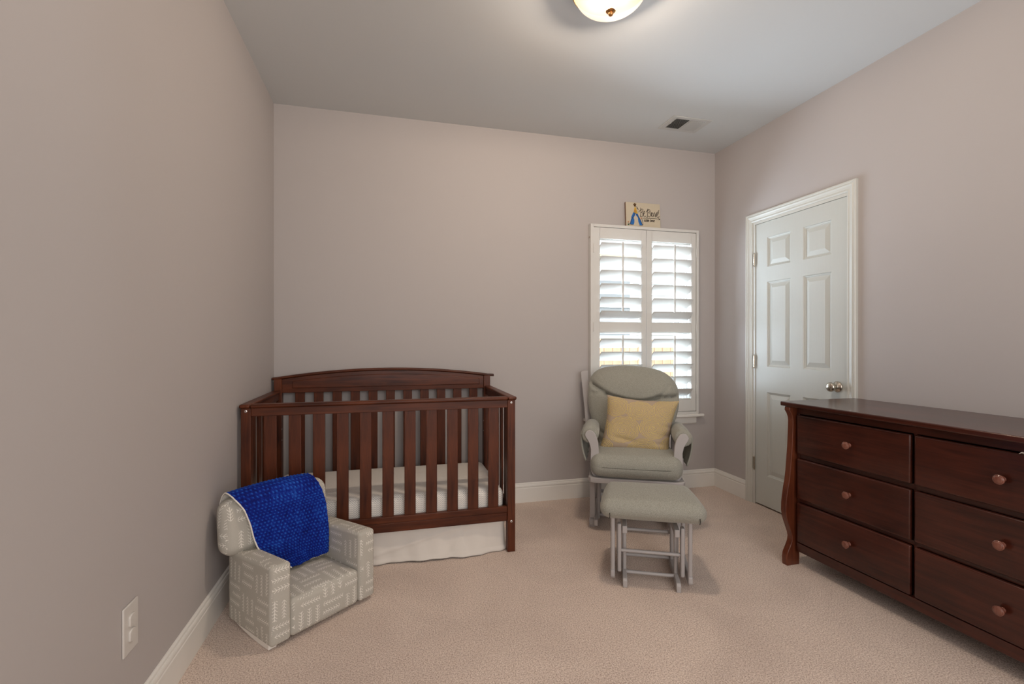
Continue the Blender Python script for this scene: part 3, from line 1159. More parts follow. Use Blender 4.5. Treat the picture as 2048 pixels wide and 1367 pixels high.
# bed skirt: one cloth down the front and round the right side
b = MB()
path = [(0.075, -0.742)] + [(lin(0.075, 1.345, k / 220), -0.742) for k in range(1, 221)] + [(1.362, -0.734), (1.370, -0.715)] + [(1.372, lin(-0.70, -0.12, k / 26)) for k in range(27)]
nP = len(path)
flare = [(0.0, 0.006), (0.45, 0.012), (0.72, 0.026), (0.92, 0.046), (1.05, 0.048), (1.25, 0.020), (1.36, 0.002), (1.5, 0.012), (1.62, 0.030), (2.0, 0.010)]
acc = 0
vs = []
nz = 30
lens = [0]
for i in range(1, nP):
    lens.append(lens[-1] + math.dist(path[i], path[i - 1]))
for j in range(nz + 1):
    tz = j / nz
    z = lin(0.213, 0.004, tz)
    for i, (x, y) in enumerate(path):
        s_ = lens[i]
        fl = interp(flare, s_) * (tz ** 2.2)
        rip = (0.0050 * math.sin(s_ * 23 + 1.5 * tz) + 0.0030 * math.sin(s_ * 57 + 2 - 3 * tz)) * (0.2 + tz) + 0.0050 * math.exp(-((tz - 0.55 - 0.30 * math.sin(s_ * 4.0)) / 0.05) ** 2) + 0.0045 * math.exp(-((s_ - 0.98 - 0.10 * tz) / 0.008) ** 2) * (1 - tz) + 0.004 * math.exp(-((s_ - 1.12 + 0.16 * tz) / 0.010) ** 2)
        a = interp([(0, 0), (1.27, 0), (1.30, 1), (3, 1)], s_)
        nx, ny = (math.sin(a * PI / 2), -math.cos(a * PI / 2))
        hem = 0.006 if tz > 0.93 else 0
        d = fl + rip + hem
        vs.append((x + nx * d + (0.055 * tz ** 2 if 1.36 < s_ < 1.5 else 0) * math.sin(PI * (s_ - 1.36) / 0.14) if a > 0.5 else x + nx * d, y + ny * d * 1.0, z + (0.0035 * math.sin(s_ * 9) + 0.0035) * max(0, tz - 0.9) * 10))
fs = [(j * nP + i, j * nP + i + 1, (j + 1) * nP + i + 1, (j + 1) * nP + i) for j in range(nz) for i in range(nP - 1)]
bs_ = b.add(vs, fs).build('bed_skirt', M['white_cloth'], None, smooth=80)
md = bs_.modifiers.new('thick', 'SOLIDIFY')
md.thickness = 0.0018
tag(bs_, 'wrinkled white bed skirt hanging to the carpet under the crib', 'bed skirt')

# ================================================================== TODDLER CHAIR
kid = thing('toddler_armchair', 'small grey upholstered toddler rocking armchair printed with white arrows', 'armchair', (0.290, -1.405, 0.004), R(40))
A = M['arrows']


def armwarp(v):
    # arms drop a little towards the back
    k = max(0.0, min(1.0, v.z / 0.3))
    return (v.x, v.y, v.z - 0.016 * k * max(0, v.y) / 0.36)


soft('armrest', (0.0, 0.0, 0.011), (0.084, 0.350, 0.320), 0.016, (0.004, 0.004, 0.004), A, kid, armwarp, True)
soft('armrest', (0.402, 0.0, 0.011), (0.487, 0.350, 0.322), 0.016, (0.004, 0.004, 0.004), A, kid, armwarp, True)
soft('seat', (0.0825, 0.002, 0.011), (0.4035, 0.300, 0.160), 0.020, (0.0, 0.006, 0.012), A, kid, None, True)


def backwarp(v):
    t = (v.z - 0.26) / 0.27
    x = v.x + (0.006 if v.x > 0.19 else -0.006) * math.sin(max(0, min(1, t)) * PI)
    sag = 0.012 * (1 - ((v.x - 0.19) / 0.24) ** 2)
    return (x, v.y + 0.030 * t - 0.006, v.z + sag * max(0, t) - 0.004)


soft('backrest', (-0.046, 0.262, 0.302), (0.428, 0.352, 0.522), 0.042, (0.0, 0.010, 0.008), A, kid, backwarp, True, 12)
soft('backrest_base', (0.083, 0.268, 0.08), (0.403, 0.350, 0.35), 0.015, (0.0, 0.004, 0.0), A, kid, None, True)
MB().box(0.020, 0.465, 0.02, 0.33, 0.020, 0.030).build('base_board', M['ink'], kid)
for u, y_s in ((0.003, 0.022), (0.446, 0.075)):
    arc = [(lin(y_s, 0.285, k / 16), ((lin(y_s, 0.285, k / 16) - 0.085) / 0.2) ** 2 * 0.019 - 0.004) for k in range(17)]
    poly = arc + [(0.285, 0.020), (y_s, 0.020)]
    MB().prism(poly, lambda p, q, t: (t, p, q), u, u + 0.032).build('rocker', M['fleece'], kid, bevel=0.002)
# blanket draped over the backrest
LEFT = [(0.0, -0.012, 0.402, 0.40), (0.10, -0.014, 0.396, 0.50), (0.18, -0.014, 0.352, 0.556), (0.26, -0.008, 0.290, 0.540),
        (0.34, 0.020, 0.256, 0.492), (0.50, 0.042, 0.245, 0.420), (0.62, 0.052, 0.238, 0.364), (0.74, 0.070, 0.232, 0.310),
        (0.88, 0.132, 0.228, 0.240), (1.0, 0.215, 0.226, 0.180)]
RIGHT = [(0.0, 0.350, 0.402, 0.40), (0.10, 0.352, 0.396, 0.50), (0.18, 0.354, 0.352, 0.556), (0.26, 0.362, 0.290, 0.540),
         (0.34, 0.376, 0.256, 0.488), (0.50, 0.390, 0.245, 0.425), (0.62, 0.395, 0.238, 0.350), (0.74, 0.396, 0.232, 0.290),
         (0.88, 0.394, 0.228, 0.220), (1.0, 0.392, 0.226, 0.188)]


def smooth_interp(tab, t):
    out = []
    for c in (1, 2, 3):
        out.append((interp([(r[0], r[c]) for r in tab], t - 0.03) + 2 * interp([(r[0], r[c]) for r in tab], t) + interp([(r[0], r[c]) for r in tab], t + 0.03)) / 4)
    return Vector(out)


NU, NV = 190, 240
pts = [[None] * (NU + 1) for _ in range(NV + 1)]
for j in range(NV + 1):
    t = j / NV
    Lp, Rp = smooth_interp(LEFT, t), smooth_interp(RIGHT, t)
    for i in range(NU + 1):
        s = i / NU
        p = Lp.lerp(Rp, s)
        fold = 0.0042 * math.sin((s * 1.6 + t * 0.9) * 2 * PI) * min(1, max(0, (t - 0.3) * 2.5)) + 0.0030 * math.sin((s * 4.2 - t * 0.6) * 2 * PI) * min(1, max(0, (t - 0.35) * 2))
        p.y -= 0.006 + fold
        if 0.10 < t < 0.32:
            p.z += 0.010 * (1 - (2 * s - 1) ** 2)
        pts[j][i] = p
vs = []
nrms = []
dots = []
pitch = 0.0175
for j in range(NV + 1):
    for i in range(NU + 1):
        p = pts[j][i]
        a = pts[j][min(i + 1, NU)] - pts[j][max(i - 1, 0)]
        c = pts[min(j + 1, NV)][i] - pts[max(j - 1, 0)][i]
        n = c.cross(a)
        n = n.normalized() if n.length > 0 else Vector((0, -1, 0))
        s_m, t_m = i / NU * 0.375, j / NV * 0.56
        row = round(t_m / (pitch * 0.87))
        off = 0.5 * (row % 2)
        du = (s_m / pitch - off) - round(s_m / pitch - off)
        dv = t_m / (pitch * 0.87) - row
        dd = math.sqrt((du * pitch) ** 2 + (dv * pitch * 0.87) ** 2)
        h = math.exp(-(dd / 0.0038) ** 2)
        dots.append(h)
        vs.append(p + n * (0.0038 * h))
        nrms.append(n)
w = NU + 1
fs = [(j * w + i, j * w + i + 1, (j + 1) * w + i + 1, (j + 1) * w + i) for j in range(NV) for i in range(NU)]
me = bpy.data.meshes.new('baby_blanket')
me.from_pydata(vs, [], fs)
me.materials.append(M['minky'])
at = me.attributes.new('dot', 'FLOAT', 'POINT')
at.data.foreach_set('value', dots)
for p in me.polygons:
    p.use_smooth = True
bl = thing('baby_blanket', 'royal blue dotted plush blanket draped over the toddler armchair', 'blanket', (0.290, -1.405, 0.004), R(40))
o = bpy.data.objects.new('plush_face', me)
COL.objects.link(o)
o.parent = bl
# white backing sheet and rolled hem
b = MB()
vs = []
for j in range(0, NV + 1, 4):
    for i in range(0, NU + 1, 5):
        vs.append(pts[j][i] - nrms[j * (NU + 1) + i] * 0.003)
wj = NU // 5 + 1
hj = NV // 4 + 1
b.add(vs, [(j * wj + i, j * wj + i + 1, (j + 1) * wj + i + 1, (j + 1) * wj + i) for j in range(hj - 1) for i in range(wj - 1)])
b.build('backing', M['fleece'], bl, smooth=80, fix=False)
hem = [pts[j][0] + Vector((-0.001, 0.001, 0)) for j in range(0, NV + 1, 4)]
MB().tube(hem, 0.0030, 8).build('hem', M['fleece'], bl, smooth=60)

# ================================================================== GLIDER
GR = R(-26.5)
gl = thing('glider_chair', 'grey upholstered nursery glider chair with pale painted frame by the window', 'armchair', (2.155, -0.828, 0), GR)
P_ = M['paint']
F_ = M['fabric']
for s in (-1, 1):
    # floor runner with rounded front end
    rn = [(0.165, 0.0), (0.70, 0.0), (0.715, 0.02), (0.70, 0.045), (0.21, 0.045), (0.178, 0.055), (0.160, 0.045), (0.155, 0.02)]
    u0 = s * 0.2655
    MB().prism(rn, lambda p, q, t: (t, p, q), u0 - 0.019, u0 + 0.019).build('runner', P_, gl, bevel=0.004, seg=3)
    for (y0, y1) in ((0.178, 0.215), (0.60, 0.64)):
        MB().box(u0 - 0.017, u0 + 0.017, y0, y1, 0.045, 0.300).build('base_post', P_, gl, bevel=0.005, seg=3)
    MB().box(u0 - 0.016, u0 + 0.016, 0.17, 0.66, 0.285, 0.318).build('base_rail', P_, gl, bevel=0.004)
    for y in (0.235, 0.55):
        MB().box(s * 0.228 - 0.009, s * 0.228 + 0.009, y, y + 0.045, 0.030, 0.300).build('swing_arm', P_, gl, bevel=0.004)
    MB().box(s * 0.228 - 0.012 - 0.012, s * 0.228 + 0.012 - 0.012, 0.10, 0.66, 0.030, 0.070).build('swing_rail', P_, gl, bevel=0.005)
MB().cyl((-0.25, 0.30, 0.035), (0.25, 0.30, 0.035), 0.012).build('cross_bar', P_, gl, smooth=40)
MB().cyl((-0.25, 0.60, 0.10), (0.25, 0.60, 0.10), 0.012).build('cross_bar', P_, gl, smooth=40)
b = MB()
fr_ = [(-0.283, 0.035), (-0.270, 0.010), (-0.24, 0.0), (0.24, 0.0), (0.270, 0.010), (0.283, 0.035), (0.283, 0.06), (-0.283, 0.06)]
b.prism(fr_, lambda p, q, t: (p, q, t), 0.330, 0.362)
b.build('seat_front_board', P_, gl, bevel=0.005, seg=3)
for s in (-1, 1):
    MB().box(s * 0.262 - 0.018, s * 0.262 + 0.018, 0.061, 0.56, 0.330, 0.362).build('seat_side_board', P_, gl, bevel=0.004)
MB().box(-0.243, 0.243, 0.061, 0.56, 0.338, 0.352).build('seat_deck', M['seam'], gl)


def seatwarp(v):
    # narrower at the back, front edge gently bowed
    k = 1 - 0.12 * max(0, v.y) / 0.5
    z = v.z
    if v.z > 0.43:
        z += 0.010 * math.sin(min(1, max(0, v.y / 0.5)) * PI)
    return (v.x * k, v.y - 0.010 * (1 - (v.x / 0.27) ** 2), z)


sc_ = soft('seat_cushion', (-0.272, -0.012, 0.364), (0.272, 0.500, 0.500), 0.058, (0.006, 0.004, 0.012), F_, gl, seatwarp, False, 12)
loop = []
for k in range(41):
    x = lin(-0.245, 0.245, k / 40)
    loop.append((x, -0.0135 - 0.0115 * (1 - (x / 0.27) ** 2) + 0.020 * (abs(x) / 0.245) ** 10 * 0.6, 0.432))
MB().tube(loop, 0.0016, 6).build('cushion_seam', M['seam'], gl, smooth=60)

# curved front arm boards, arm pads, pockets
ARM = [(0.252, 0.362), (0.266, 0.385), (0.273, 0.429), (0.270, 0.482), (0.269, 0.525), (0.277, 0.562), (0.289, 0.583), (0.302, 0.603), (0.305, 0.616),
       (0.300, 0.630), (0.288, 0.641), (0.272, 0.643), (0.256, 0.637), (0.243, 0.622), (0.232, 0.598), (0.224, 0.567), (0.221, 0.531), (0.219, 0.495), (0.219, 0.362)]
for s in (-1, 1):
    MB().prism([(s * p, q) for p, q in ARM], lambda p, q, t: (p, t, q), 0.038, 0.060).build('arm_board', P_, gl, bevel=0.003, seg=3)
    c_u, c_z = s * 0.276, 0.612
    b = MB()
    rings = [(0.052, 0.030, 0), (0.054, 0.045, 0), (0.064, 0.052, 0), (0.10, 0.0535, 0), (0.25, 0.053, 0), (0.38, 0.050, 0.004), (0.455, 0.046, 0.010), (0.475, 0.030, 0.012), (0.48, 0.002, 0.012)]
    n = 40
    vs = [(c_u, 0.056, c_z)]
    for ri, (y, r, dz) in enumerate(rings):
        for k in range(n):
            t = 2 * PI * k / n
            rr = r * (1 + 0.018 * math.sin(k * PI / 1.0 + y * 20) * (1 if ri < 3 else 0)) + 0.0015 * math.sin(3 * t + y * 30)
            vs.append((c_u + rr * math.cos(t), y + (0.002 * math.cos(k * PI) if ri == 1 else 0), c_z - dz + rr * math.sin(t)))
    fs = [(0, 1 + (k + 1) % n, 1 + k) for k in range(n)]
    for ri in range(len(rings) - 1):
        for k in range(n):
            fs.append((1 + ri * n + k, 1 + ri * n + (k + 1) % n, 1 + (ri + 1) * n + (k + 1) % n, 1 + (ri + 1) * n + k))
    b.add(vs, fs).build('arm_pad', F_, gl, smooth=70)
    # hanging pocket on the outer side
    pk = MB()

    def pf(a, c, off):
        y = lin(0.075, 0.40, a)
        z = lin(0.615, 0.440 + 0.03 * a, c)
        u = lin(0.328, 0.300, c) + 0.010 * math.sin(c * PI) + 0.0035 * math.sin(a * 19) * c
        return (s * (u + off), y + (0.012 * c if a < 0.5 else 0), z)
    g1 = MB()
    g1.grid(lambda a, c: pf(a, c, 0.0), 18, 10)
    oo = g1.build('arm_pocket', F_, gl, smooth=80, fix=False)
    sd_ = oo.modifiers.new('thick', 'SOLIDIFY')
    sd_.thickness = 0.010
    sd_.offset = 0
    # rear arm support
    MB().box(s * 0.275 - 0.020, s * 0.275 + 0.020, 0.470, 0.500, 0.362, 0.600).build('arm_support', P_, gl, bevel=0.004)
    MB().box(s * 0.275 - 0.022, s * 0.275 + 0.022, 0.462, 0.590, 0.598, 0.622).build('arm_rail', P_, gl, bevel=0.004)

# back frame leaning backwards
LEAN = 0.27
for s in (-1, 1):
    st = [(-0.020, 0.34), (0.020, 0.34), (0.024, 0.70), (0.034, 0.962), (0.024, 0.972), (-0.020, 0.974), (-0.016, 0.70)]
    if s > 0:
        st = [(p, q if q < 0.8 else q - 0.055) for p, q in st]
    MB().prism(st, lambda p, q, t, s=s: (-0.034 + s * (0.258 + p + (0.085 if s < 0 else 0.0) * (q - 0.34) ** 1.3), t + 0.47 + LEAN * (q - 0.34), q), 0.0, 0.024).build('back_stile', P_, gl, bevel=0.003)
for z in (0.40, 0.86):
    MB().prism([(-0.27, z), (0.27, z), (0.27, z + 0.05), (-0.27, z + 0.05)], lambda p, q, t: (p, t + 0.472 + LEAN * (q - 0.34), q), 0.0, 0.020).build('back_rail', P_, gl, bevel=0.003)
for k in range(5):
    x = lin(-0.18, 0.18, k / 4)
    MB().prism([(x - 0.02, 0.45), (x + 0.02, 0.45), (x + 0.02, 0.862), (x - 0.02, 0.862)], lambda p, q, t: (p, t + 0.476 + LEAN * (q - 0.34), q), 0.0, 0.012).build('back_slat', P_, gl, bevel=0.002)

# back cushion
OUT = [(-0.205, 0.435), (-0.228, 0.455), (-0.243, 0.510), (-0.268, 0.590), (-0.292, 0.665), (-0.309, 0.735), (-0.312, 0.800), (-0.309, 0.880), (-0.296, 0.930),
       (-0.268, 0.968), (-0.235, 0.992), (-0.195, 1.005), (-0.135, 1.013), (-0.070, 1.019), (0.0, 1.017), (0.060, 1.012), (0.115, 1.004), (0.172, 0.991),
       (0.215, 0.974), (0.250, 0.950), (0.282, 0.915), (0.300, 0.882), (0.309, 0.845), (0.311, 0.805), (0.308, 0.744), (0.298, 0.700), (0.283, 0.655), (0.258, 0.600),
       (0.235, 0.520), (0.222, 0.455), (0.200, 0.435), (0.1, 0.428), (0, 0.426), (-0.1, 0.428)]


def resample(poly, n):
    L = [0]
    P = [Vector(p) for p in poly] + [Vector(poly[0])]
    for a, c in zip(P, P[1:]):
        L.append(L[-1] + (c - a).length)
    out = []
    j = 0
    for k in range(n):
        d = L[-1] * k / n
        while L[j + 1] < d:
            j += 1
        out.append(P[j].lerp(P[j + 1], (d - L[j]) / (L[j + 1] - L[j])))
    for _ in range(2):
        out = [(out[i - 1] + out[i] * 2 + out[(i + 1) % n]) / 4 for i in range(n)]
    return out


def seg_d(p, a, c):
    ab = c - a
    t = max(0, min(1, (p - a).dot(ab) / ab.length_squared))
    return (p - a - ab * t).length


CREASE = [([(-0.315, 0.925), (-0.285, 0.893), (-0.238, 0.859), (-0.16, 0.814), (-0.044, 0.785), (0.03, 0.777), (0.07, 0.778), (0.118, 0.790), (0.18, 0.803), (0.31, 0.813)], 0.013, 0.040),
          ([(-0.31, 0.822), (-0.24, 0.829), (-0.17, 0.820)], 0.007, 0.014),
          ([(0.150, 0.800), (0.198, 0.829), (0.240, 0.880)], 0.010, 0.012),
          ([(-0.27, 0.590), (-0.20, 0.560), (-0.14, 0.55)], 0.008, 0.014),
          ([(-0.24, 0.520), (-0.19, 0.500), (-0.1, 0.50)], 0.008, 0.014),
          ([(-0.17, 0.815), (-0.15, 0.72), (-0.16, 0.60)], 0.020, 0.012),
          ([(0.16, 0.80), (0.15, 0.70), (0.16, 0.60)], 0.020, 0.012)]
CREASE = [([Vector(p) for p in L], w_, d_) for L, w_, d_ in CREASE]
n = 132
rim = resample(OUT, n)
cen = Vector((0.0, 0.735))
NR = 44
vs = []
for side in (1, -1):
    for j in range(NR + 1):
        s_ = math.sin((1 - j / NR) * PI / 2)
        for k in range(n):
            p = cen + (rim[k] - cen) * s_
            th = 0.088 * max(0.0, 1 - s_ ** 3.2) ** 0.52
            if side == 1:
                for L, w_, d_ in CREASE:
                    dd = min(seg_d(p, a, c) for a, c in zip(L, L[1:]))
                    if dd < 4 * w_:
                        th -= d_ * math.exp(-(dd / w_) ** 2) * min(1, th / 0.05)
                # radiating gathers along the top rim
                ang = math.atan2(p.y - cen.y, p.x - cen.x)
                if s_ > 0.78 and p.y > 0.75:
                    th += 0.0035 * math.sin(ang * 42) * (s_ - 0.78) / 0.22 * max(0, 1 - s_) * 9
                th += 0.012 * max(0, (p.y - 0.80) / 0.2) * max(0, 1 - s_ ** 4)
                y = 0.478 + LEAN * (p.y - 0.34) - 0.080 - th * 0.98
            else:
                y = 0.478 + LEAN * (p.y - 0.34) - 0.080 + th * 0.80
            vs.append((p.x, y, p.y))
fs = []
st = (NR + 1) * n
for side in (0, 1):
    for j in range(NR):
        for k in range(n):
            q = (side * st + j * n + k, side * st + j * n + (k + 1) % n, side * st + (j + 1) * n + (k + 1) % n, side * st + (j + 1) * n + k)
            fs.append(q if side == 0 else q[::-1])
MB().add(vs, fs).build('back_cushion', F_, gl, smooth=85)

# ------------------------------------------------------------------ throw pillow
pl_ = thing('throw_pillow', 'yellow and taupe throw pillow with rosette circles leaning on the glider', 'pillow', (2.155, -0.828, 0), GR)
PC = {'TL': Vector((-0.172, 0.292, 0.836)), 'TR': Vector((0.284, 0.300, 0.806)), 'BR': Vector((0.206, 0.190, 0.470)), 'BL': Vector((-0.226, 0.200, 0.484))}
vs = []
uvs = []
N_ = 44
nrm = (PC['TR'] - PC['TL']).cross(PC['BL'] - PC['TL']).normalized()
if nrm.y > 0:
    nrm = -nrm
for side in (1, -1):
    for j in range(N_ + 1):
        for i in range(N_ + 1):
            a, c = i / N_, j / N_
            aa, cc = 2 * a - 1, 2 * c - 1
            # pinched outline
            pa_ = 0.5 + (a - 0.5) * (1 - 0.085 * (1 - cc * cc) * abs(aa) ** 1.0)
            pc_ = 0.5 + (c - 0.5) * (1 - 0.095 * (1 - aa * aa) * abs(cc) ** 1.0)
            p = PC['BL'].lerp(PC['BR'], pa_).lerp(PC['TL'].lerp(PC['TR'], pa_), pc_)
            e = max(0.0, (1 - aa ** 4)) ** 0.55 * max(0.0, (1 - cc ** 4)) ** 0.55
            th = 0.066 * e
            if side == 1:
                th += 0.004 * math.sin(a * 9 + c * 5) * e
                # sagging wrinkle folds low down
                th -= 0.014 * math.exp(-((c - 0.22 + 0.25 * (a - 0.3)) / 0.035) ** 2) * math.exp(-((a - 0.33) / 0.16) ** 2)
                th -= 0.010 * math.exp(-((c - 0.50) / 0.03) ** 2) * math.exp(-((a - 0.97) / 0.12) ** 2)
                th -= 0.008 * math.exp(-((c - 0.34) / 0.03) ** 2) * math.exp(-((a - 0.93) / 0.14) ** 2)
                th -= 0.008 * math.exp(-((c - 0.18) / 0.025) ** 2) * math.exp(-((a - 0.86) / 0.12) ** 2)
            vs.append(p + nrm * th * side)
            uvs.append((a, c))
w = N_ + 1
off = w * w
fs = []
for side in (0, 1):
    for j in range(N_):
        for i in range(N_):
            q = (side * off + j * w + i, side * off + j * w + i + 1, side * off + (j + 1) * w + i + 1, side * off + (j + 1) * w + i)
            fs.append(q if side == 0 else q[::-1])
me = bpy.data.meshes.new('pillow_cover')
me.from_pydata(vs, [], fs)
ul = me.uv_layers.new(name='UVMap')
for lp in me.loops:
    ul.data[lp.index].uv = uvs[lp.vertex_index]
me.materials.append(M['pillow'])
for p in me.polygons:
    p.use_smooth = True
o = bpy.data.objects.new('pillow_cover', me)
COL.objects.link(o)
o.parent = pl_

# ================================================================== OTTOMAN
ot = thing('glider_ottoman', 'grey cushioned gliding ottoman on a pale painted frame in front of the glider', 'ottoman', (1.944, -1.356, 0), R(-26))


def ottwarp(v):
    t = max(0.0, v.y / 0.34)
    return (v.x * (1 - 0.10 * t) + 0.004, v.y, v.z + (0.004 if v.z > 0.38 else 0) * math.sin(min(1, t) * PI) - 0.006 * t)


soft('cushion', (-0.248, -0.022, 0.330), (0.248, 0.350, 0.424), 0.046, (0.004, 0.004, 0.012), F_, ot, ottwarp, False, 12)
for (x, s) in ((-0.198, 1), (0.214, -1)):
    MB().tube([(x, -0.020, 0.338), (x + 0.002, -0.024, 0.352), (x + 0.001, -0.0235, 0.366)], 0.0022, 6).build('corner_tuck', M['seam'], ot, smooth=60)
for s in (-1, 1):
    u0 = s * 0.124
    rn = [(0.0, 0.0), (0.36, 0.0), (0.365, 0.02), (0.355, 0.040), (0.03, 0.046), (0.008, 0.042), (0.0, 0.034)]
    MB().prism(rn, lambda p, q, t: (t, p, q), u0 - 0.0105, u0 + 0.0105).build('runner', P_, ot, bevel=0.003)
    for y in (0.110, 0.270):
        MB().cyl((u0, y, 0.042), (u0, y, 0.245), 0.0095, n=14).build('base_post', P_, ot, smooth=40)
    MB().box(u0 - 0.012, u0 + 0.012, 0.055, 0.335, 0.240, 0.278).build('base_rail', P_, ot, bevel=0.004)
    # flat swing links
    u1 = s * 0.150
    for y in (0.055, 0.265):
        MB().box(u1 - 0.0095, u1 + 0.0095, y, y + 0.036, 0.048, 0.286).build('swing_link', P_, ot, bevel=0.006, seg=3)
    # outer posts and carrier rail
    u2 = s * 0.182
    for y in (0.048, 0.275):
        MB().cyl((u2, y, 0.066), (u2, y, 0.322), 0.0105, n=14).build('outer_post', P_, ot, smooth=40)
    rn2 = [(0.030, 0.035), (0.040, 0.022), (0.300, 0.022), (0.318, 0.045), (0.300, 0.070), (0.045, 0.070), (0.032, 0.062)]
    MB().prism(rn2, lambda p, q, t: (t, p, q), u2 - 0.0105, u2 + 0.0105).build('carrier_rail', P_, ot, bevel=0.005, seg=3)
    MB().box(u2 - 0.012, u2 + 0.012, 0.035, 0.33, 0.318, 0.336).build('cushion_rail', P_, ot, bevel=0.003)
for (y, z, uu) in ((0.095, 0.036, 0.114), (0.285, 0.040, 0.114), (0.075, 0.150, 0.141), (0.290, 0.175, 0.141)):
    MB().cyl((-uu, y, z), (uu, y, z), 0.0085, n=14).build('cross_bar', P_, ot, smooth=40)
MB().box(-0.17, 0.17, 0.04, 0.33, 0.326, 0.336).build('cushion_board', P_, ot)

# ================================================================== DRESSER
dr = thing('dresser', 'dark cherry six drawer dresser with curved front legs along the right wall', 'dresser', (2.815, -1.329, 0), R(-90 + 1.6))
LXR = 1.130
b = MB()
# carcass: sides, back, bottom, frame rails
MB().box(-0.016, 0.0, 0.020, 0.470, 0.084, 0.843).build('side_panel', M['dres_z'], dr, bevel=0.002)
MB().box(LXR, LXR + 0.016, 0.020, 0.470, 0.084, 0.843).build('side_panel', M['dres_z'], dr, bevel=0.002)
MB().box(0.0, LXR, 0.455, 0.470, 0.084, 0.843).build('back_panel', M['dres_x'], dr)
b.box(0.0, LXR, 0.016, 0.040, 0.808, 0.843).box(0.0, LXR, 0.020, 0.040, 0.574, 0.596).box(0.0, LXR, 0.020, 0.040, 0.341, 0.360).box(0.0, LXR, 0.020, 0.040, 0.100, 0.131)
b.box(0.559, 0.571, 0.020, 0.040, 0.1, 0.81)
b.build('face_frame', M['dres_x'], dr)
MB().box(-0.001, LXR + 0.001, 0.004, 0.020, 0.082, 0.128).build('bottom_rail', M['dres_x'], dr, bevel=0.002)
MB().box(0.0, LXR, 0.020, 0.455, 0.095, 0.105).build('bottom_panel', M['dres_x'], dr)
MB().box(-0.072, LXR + 0.072, -0.034, 0.486, 0.845, 0.868).build('dresser_top', M['dres_x'], dr, bevel=0.005, seg=3)
MB().box(-0.055, LXR + 0.055, -0.004, 0.470, 0.8435, 0.8449).build('top_moulding', M['dres_x'], dr)
# S curved pilaster legs
SF = [(0.843, -0.026), (0.825, -0.028), (0.805, -0.014), (0.785, -0.006), (0.765, -0.004), (0.71, -0.006), (0.63, -0.010), (0.56, -0.016), (0.50, -0.022), (0.45, -0.029),
      (0.41, -0.038), (0.37, -0.045), (0.33, -0.050), (0.29, -0.051), (0.26, -0.046), (0.23, -0.036), (0.20, -0.024), (0.17, -0.012), (0.148, -0.007), (0.125, -0.010),
      (0.105, -0.019), (0.085, -0.030), (0.065, -0.040), (0.045, -0.044), (0.02, -0.043), (0.0, -0.041)]
SB = [(0.0, 0.040), (0.08, 0.040), (0.12, 0.030), (0.843, 0.030)]
for (xa, xb) in ((-0.050, -0.0165), (LXR + 0.0165, LXR + 0.050)):
    poly = [(y, z) for z, y in SF] + [(y, z) for z, y in SB]
    MB().prism(poly, lambda p, q, t: (t, p, q), xa, xb).build('pilaster_leg', M['dres_edge'], dr, bevel=0.0025)
    MB().box(xa, xb, 0.42, 0.46, 0, 0.084).build('rear_leg', M['dres_z'], dr, bevel=0.002)
kn = [(0.0, 0.0), (0.010, 0.0), (0.0095, 0.003), (0.0078, 0.006), (0.0078, 0.011), (0.0125, 0.014), (0.0165, 0.018), (0.0178, 0.0215), (0.0172, 0.025), (0.0150, 0.0268),
      (0.0138, 0.0262), (0.0128, 0.0275), (0.009, 0.0288), (0.0, 0.0293)]
for (xa, xb) in ((0.003, 0.557), (0.573, 1.127)):
    for (za, zb) in ((0.598, 0.804), (0.362, 0.573), (0.132, 0.340)):
        d_ = MB().box(xa, xb, 0.0, 0.0195, za, zb).build('drawer', M['dres_x'], dr, bevel=0.006, seg=4)
        MB().lathe(kn, ((xa + xb) / 2 + 0.012, 0.0, (za + zb) / 2 + 0.002), (0, -1, 0), 28).build('knob', M['knob'], d_, smooth=35)

cl = MB()
cl.grid(lambda a, c: (-0.020 + 0.040 * a, -0.012 + 0.024 * c + 0.003 * math.sin(a * 7), 0.002 + 0.008 * math.sin(a * PI) * (1 - c * 0.6) + 0.002 * math.sin(a * 11 + c * 4)), 14, 8)
o = cl.build('cloth_scrap', M['white_cloth'], None, smooth=80)
m_ = o.modifiers.new('thick', 'SOLIDIFY')
m_.thickness = 0.002
o.location = (2.838, -2.262, 0.8045)
o.rotation_euler = (0, 0, R(-88))
tag(o, 'bit of pale cloth caught above the nearest top drawer of the dresser', 'cloth')

# ================================================================== SIGN ON THE SHUTTER FRAME
sg = thing('painted_sign', 'small cream canvas sign reading Be Brave little one on the shutter frame', 'sign', (2.6615, -0.034, 2.0865))
sg.rotation_euler = (R(-3.5), 0, 0)
SW, SHh = 0.1495, 0.192
b = MB().box(-SW, SW, 0, 0.018, 0, SHh)
b.build('canvas_panel', [M['board']], sg, bevel=0.001)
b = MB().box(-SW - 0.0008, -SW, 0.001, 0.0175, 0.001, SHh - 0.001)
b.build('canvas_edge', M['board_side'], sg)

# zoomed drawing coordinates of the painting (u right, v down) mapped onto the board
def SG(u, v):
    return (-SW + (u - 275) / 1250 * 2 * SW, SHh - (v - 205 - (u - 275) * 0.045) / 880 * SHh)


def flat(polys, name, mat, dep):
    b_ = MB()
    for pg in polys:
        b_.prism([SG(*q) for q in pg], lambda p, q, t: (p, t, q), -dep, -dep + 0.0006)
    return b_.build(name, mat, sg, fix=True)


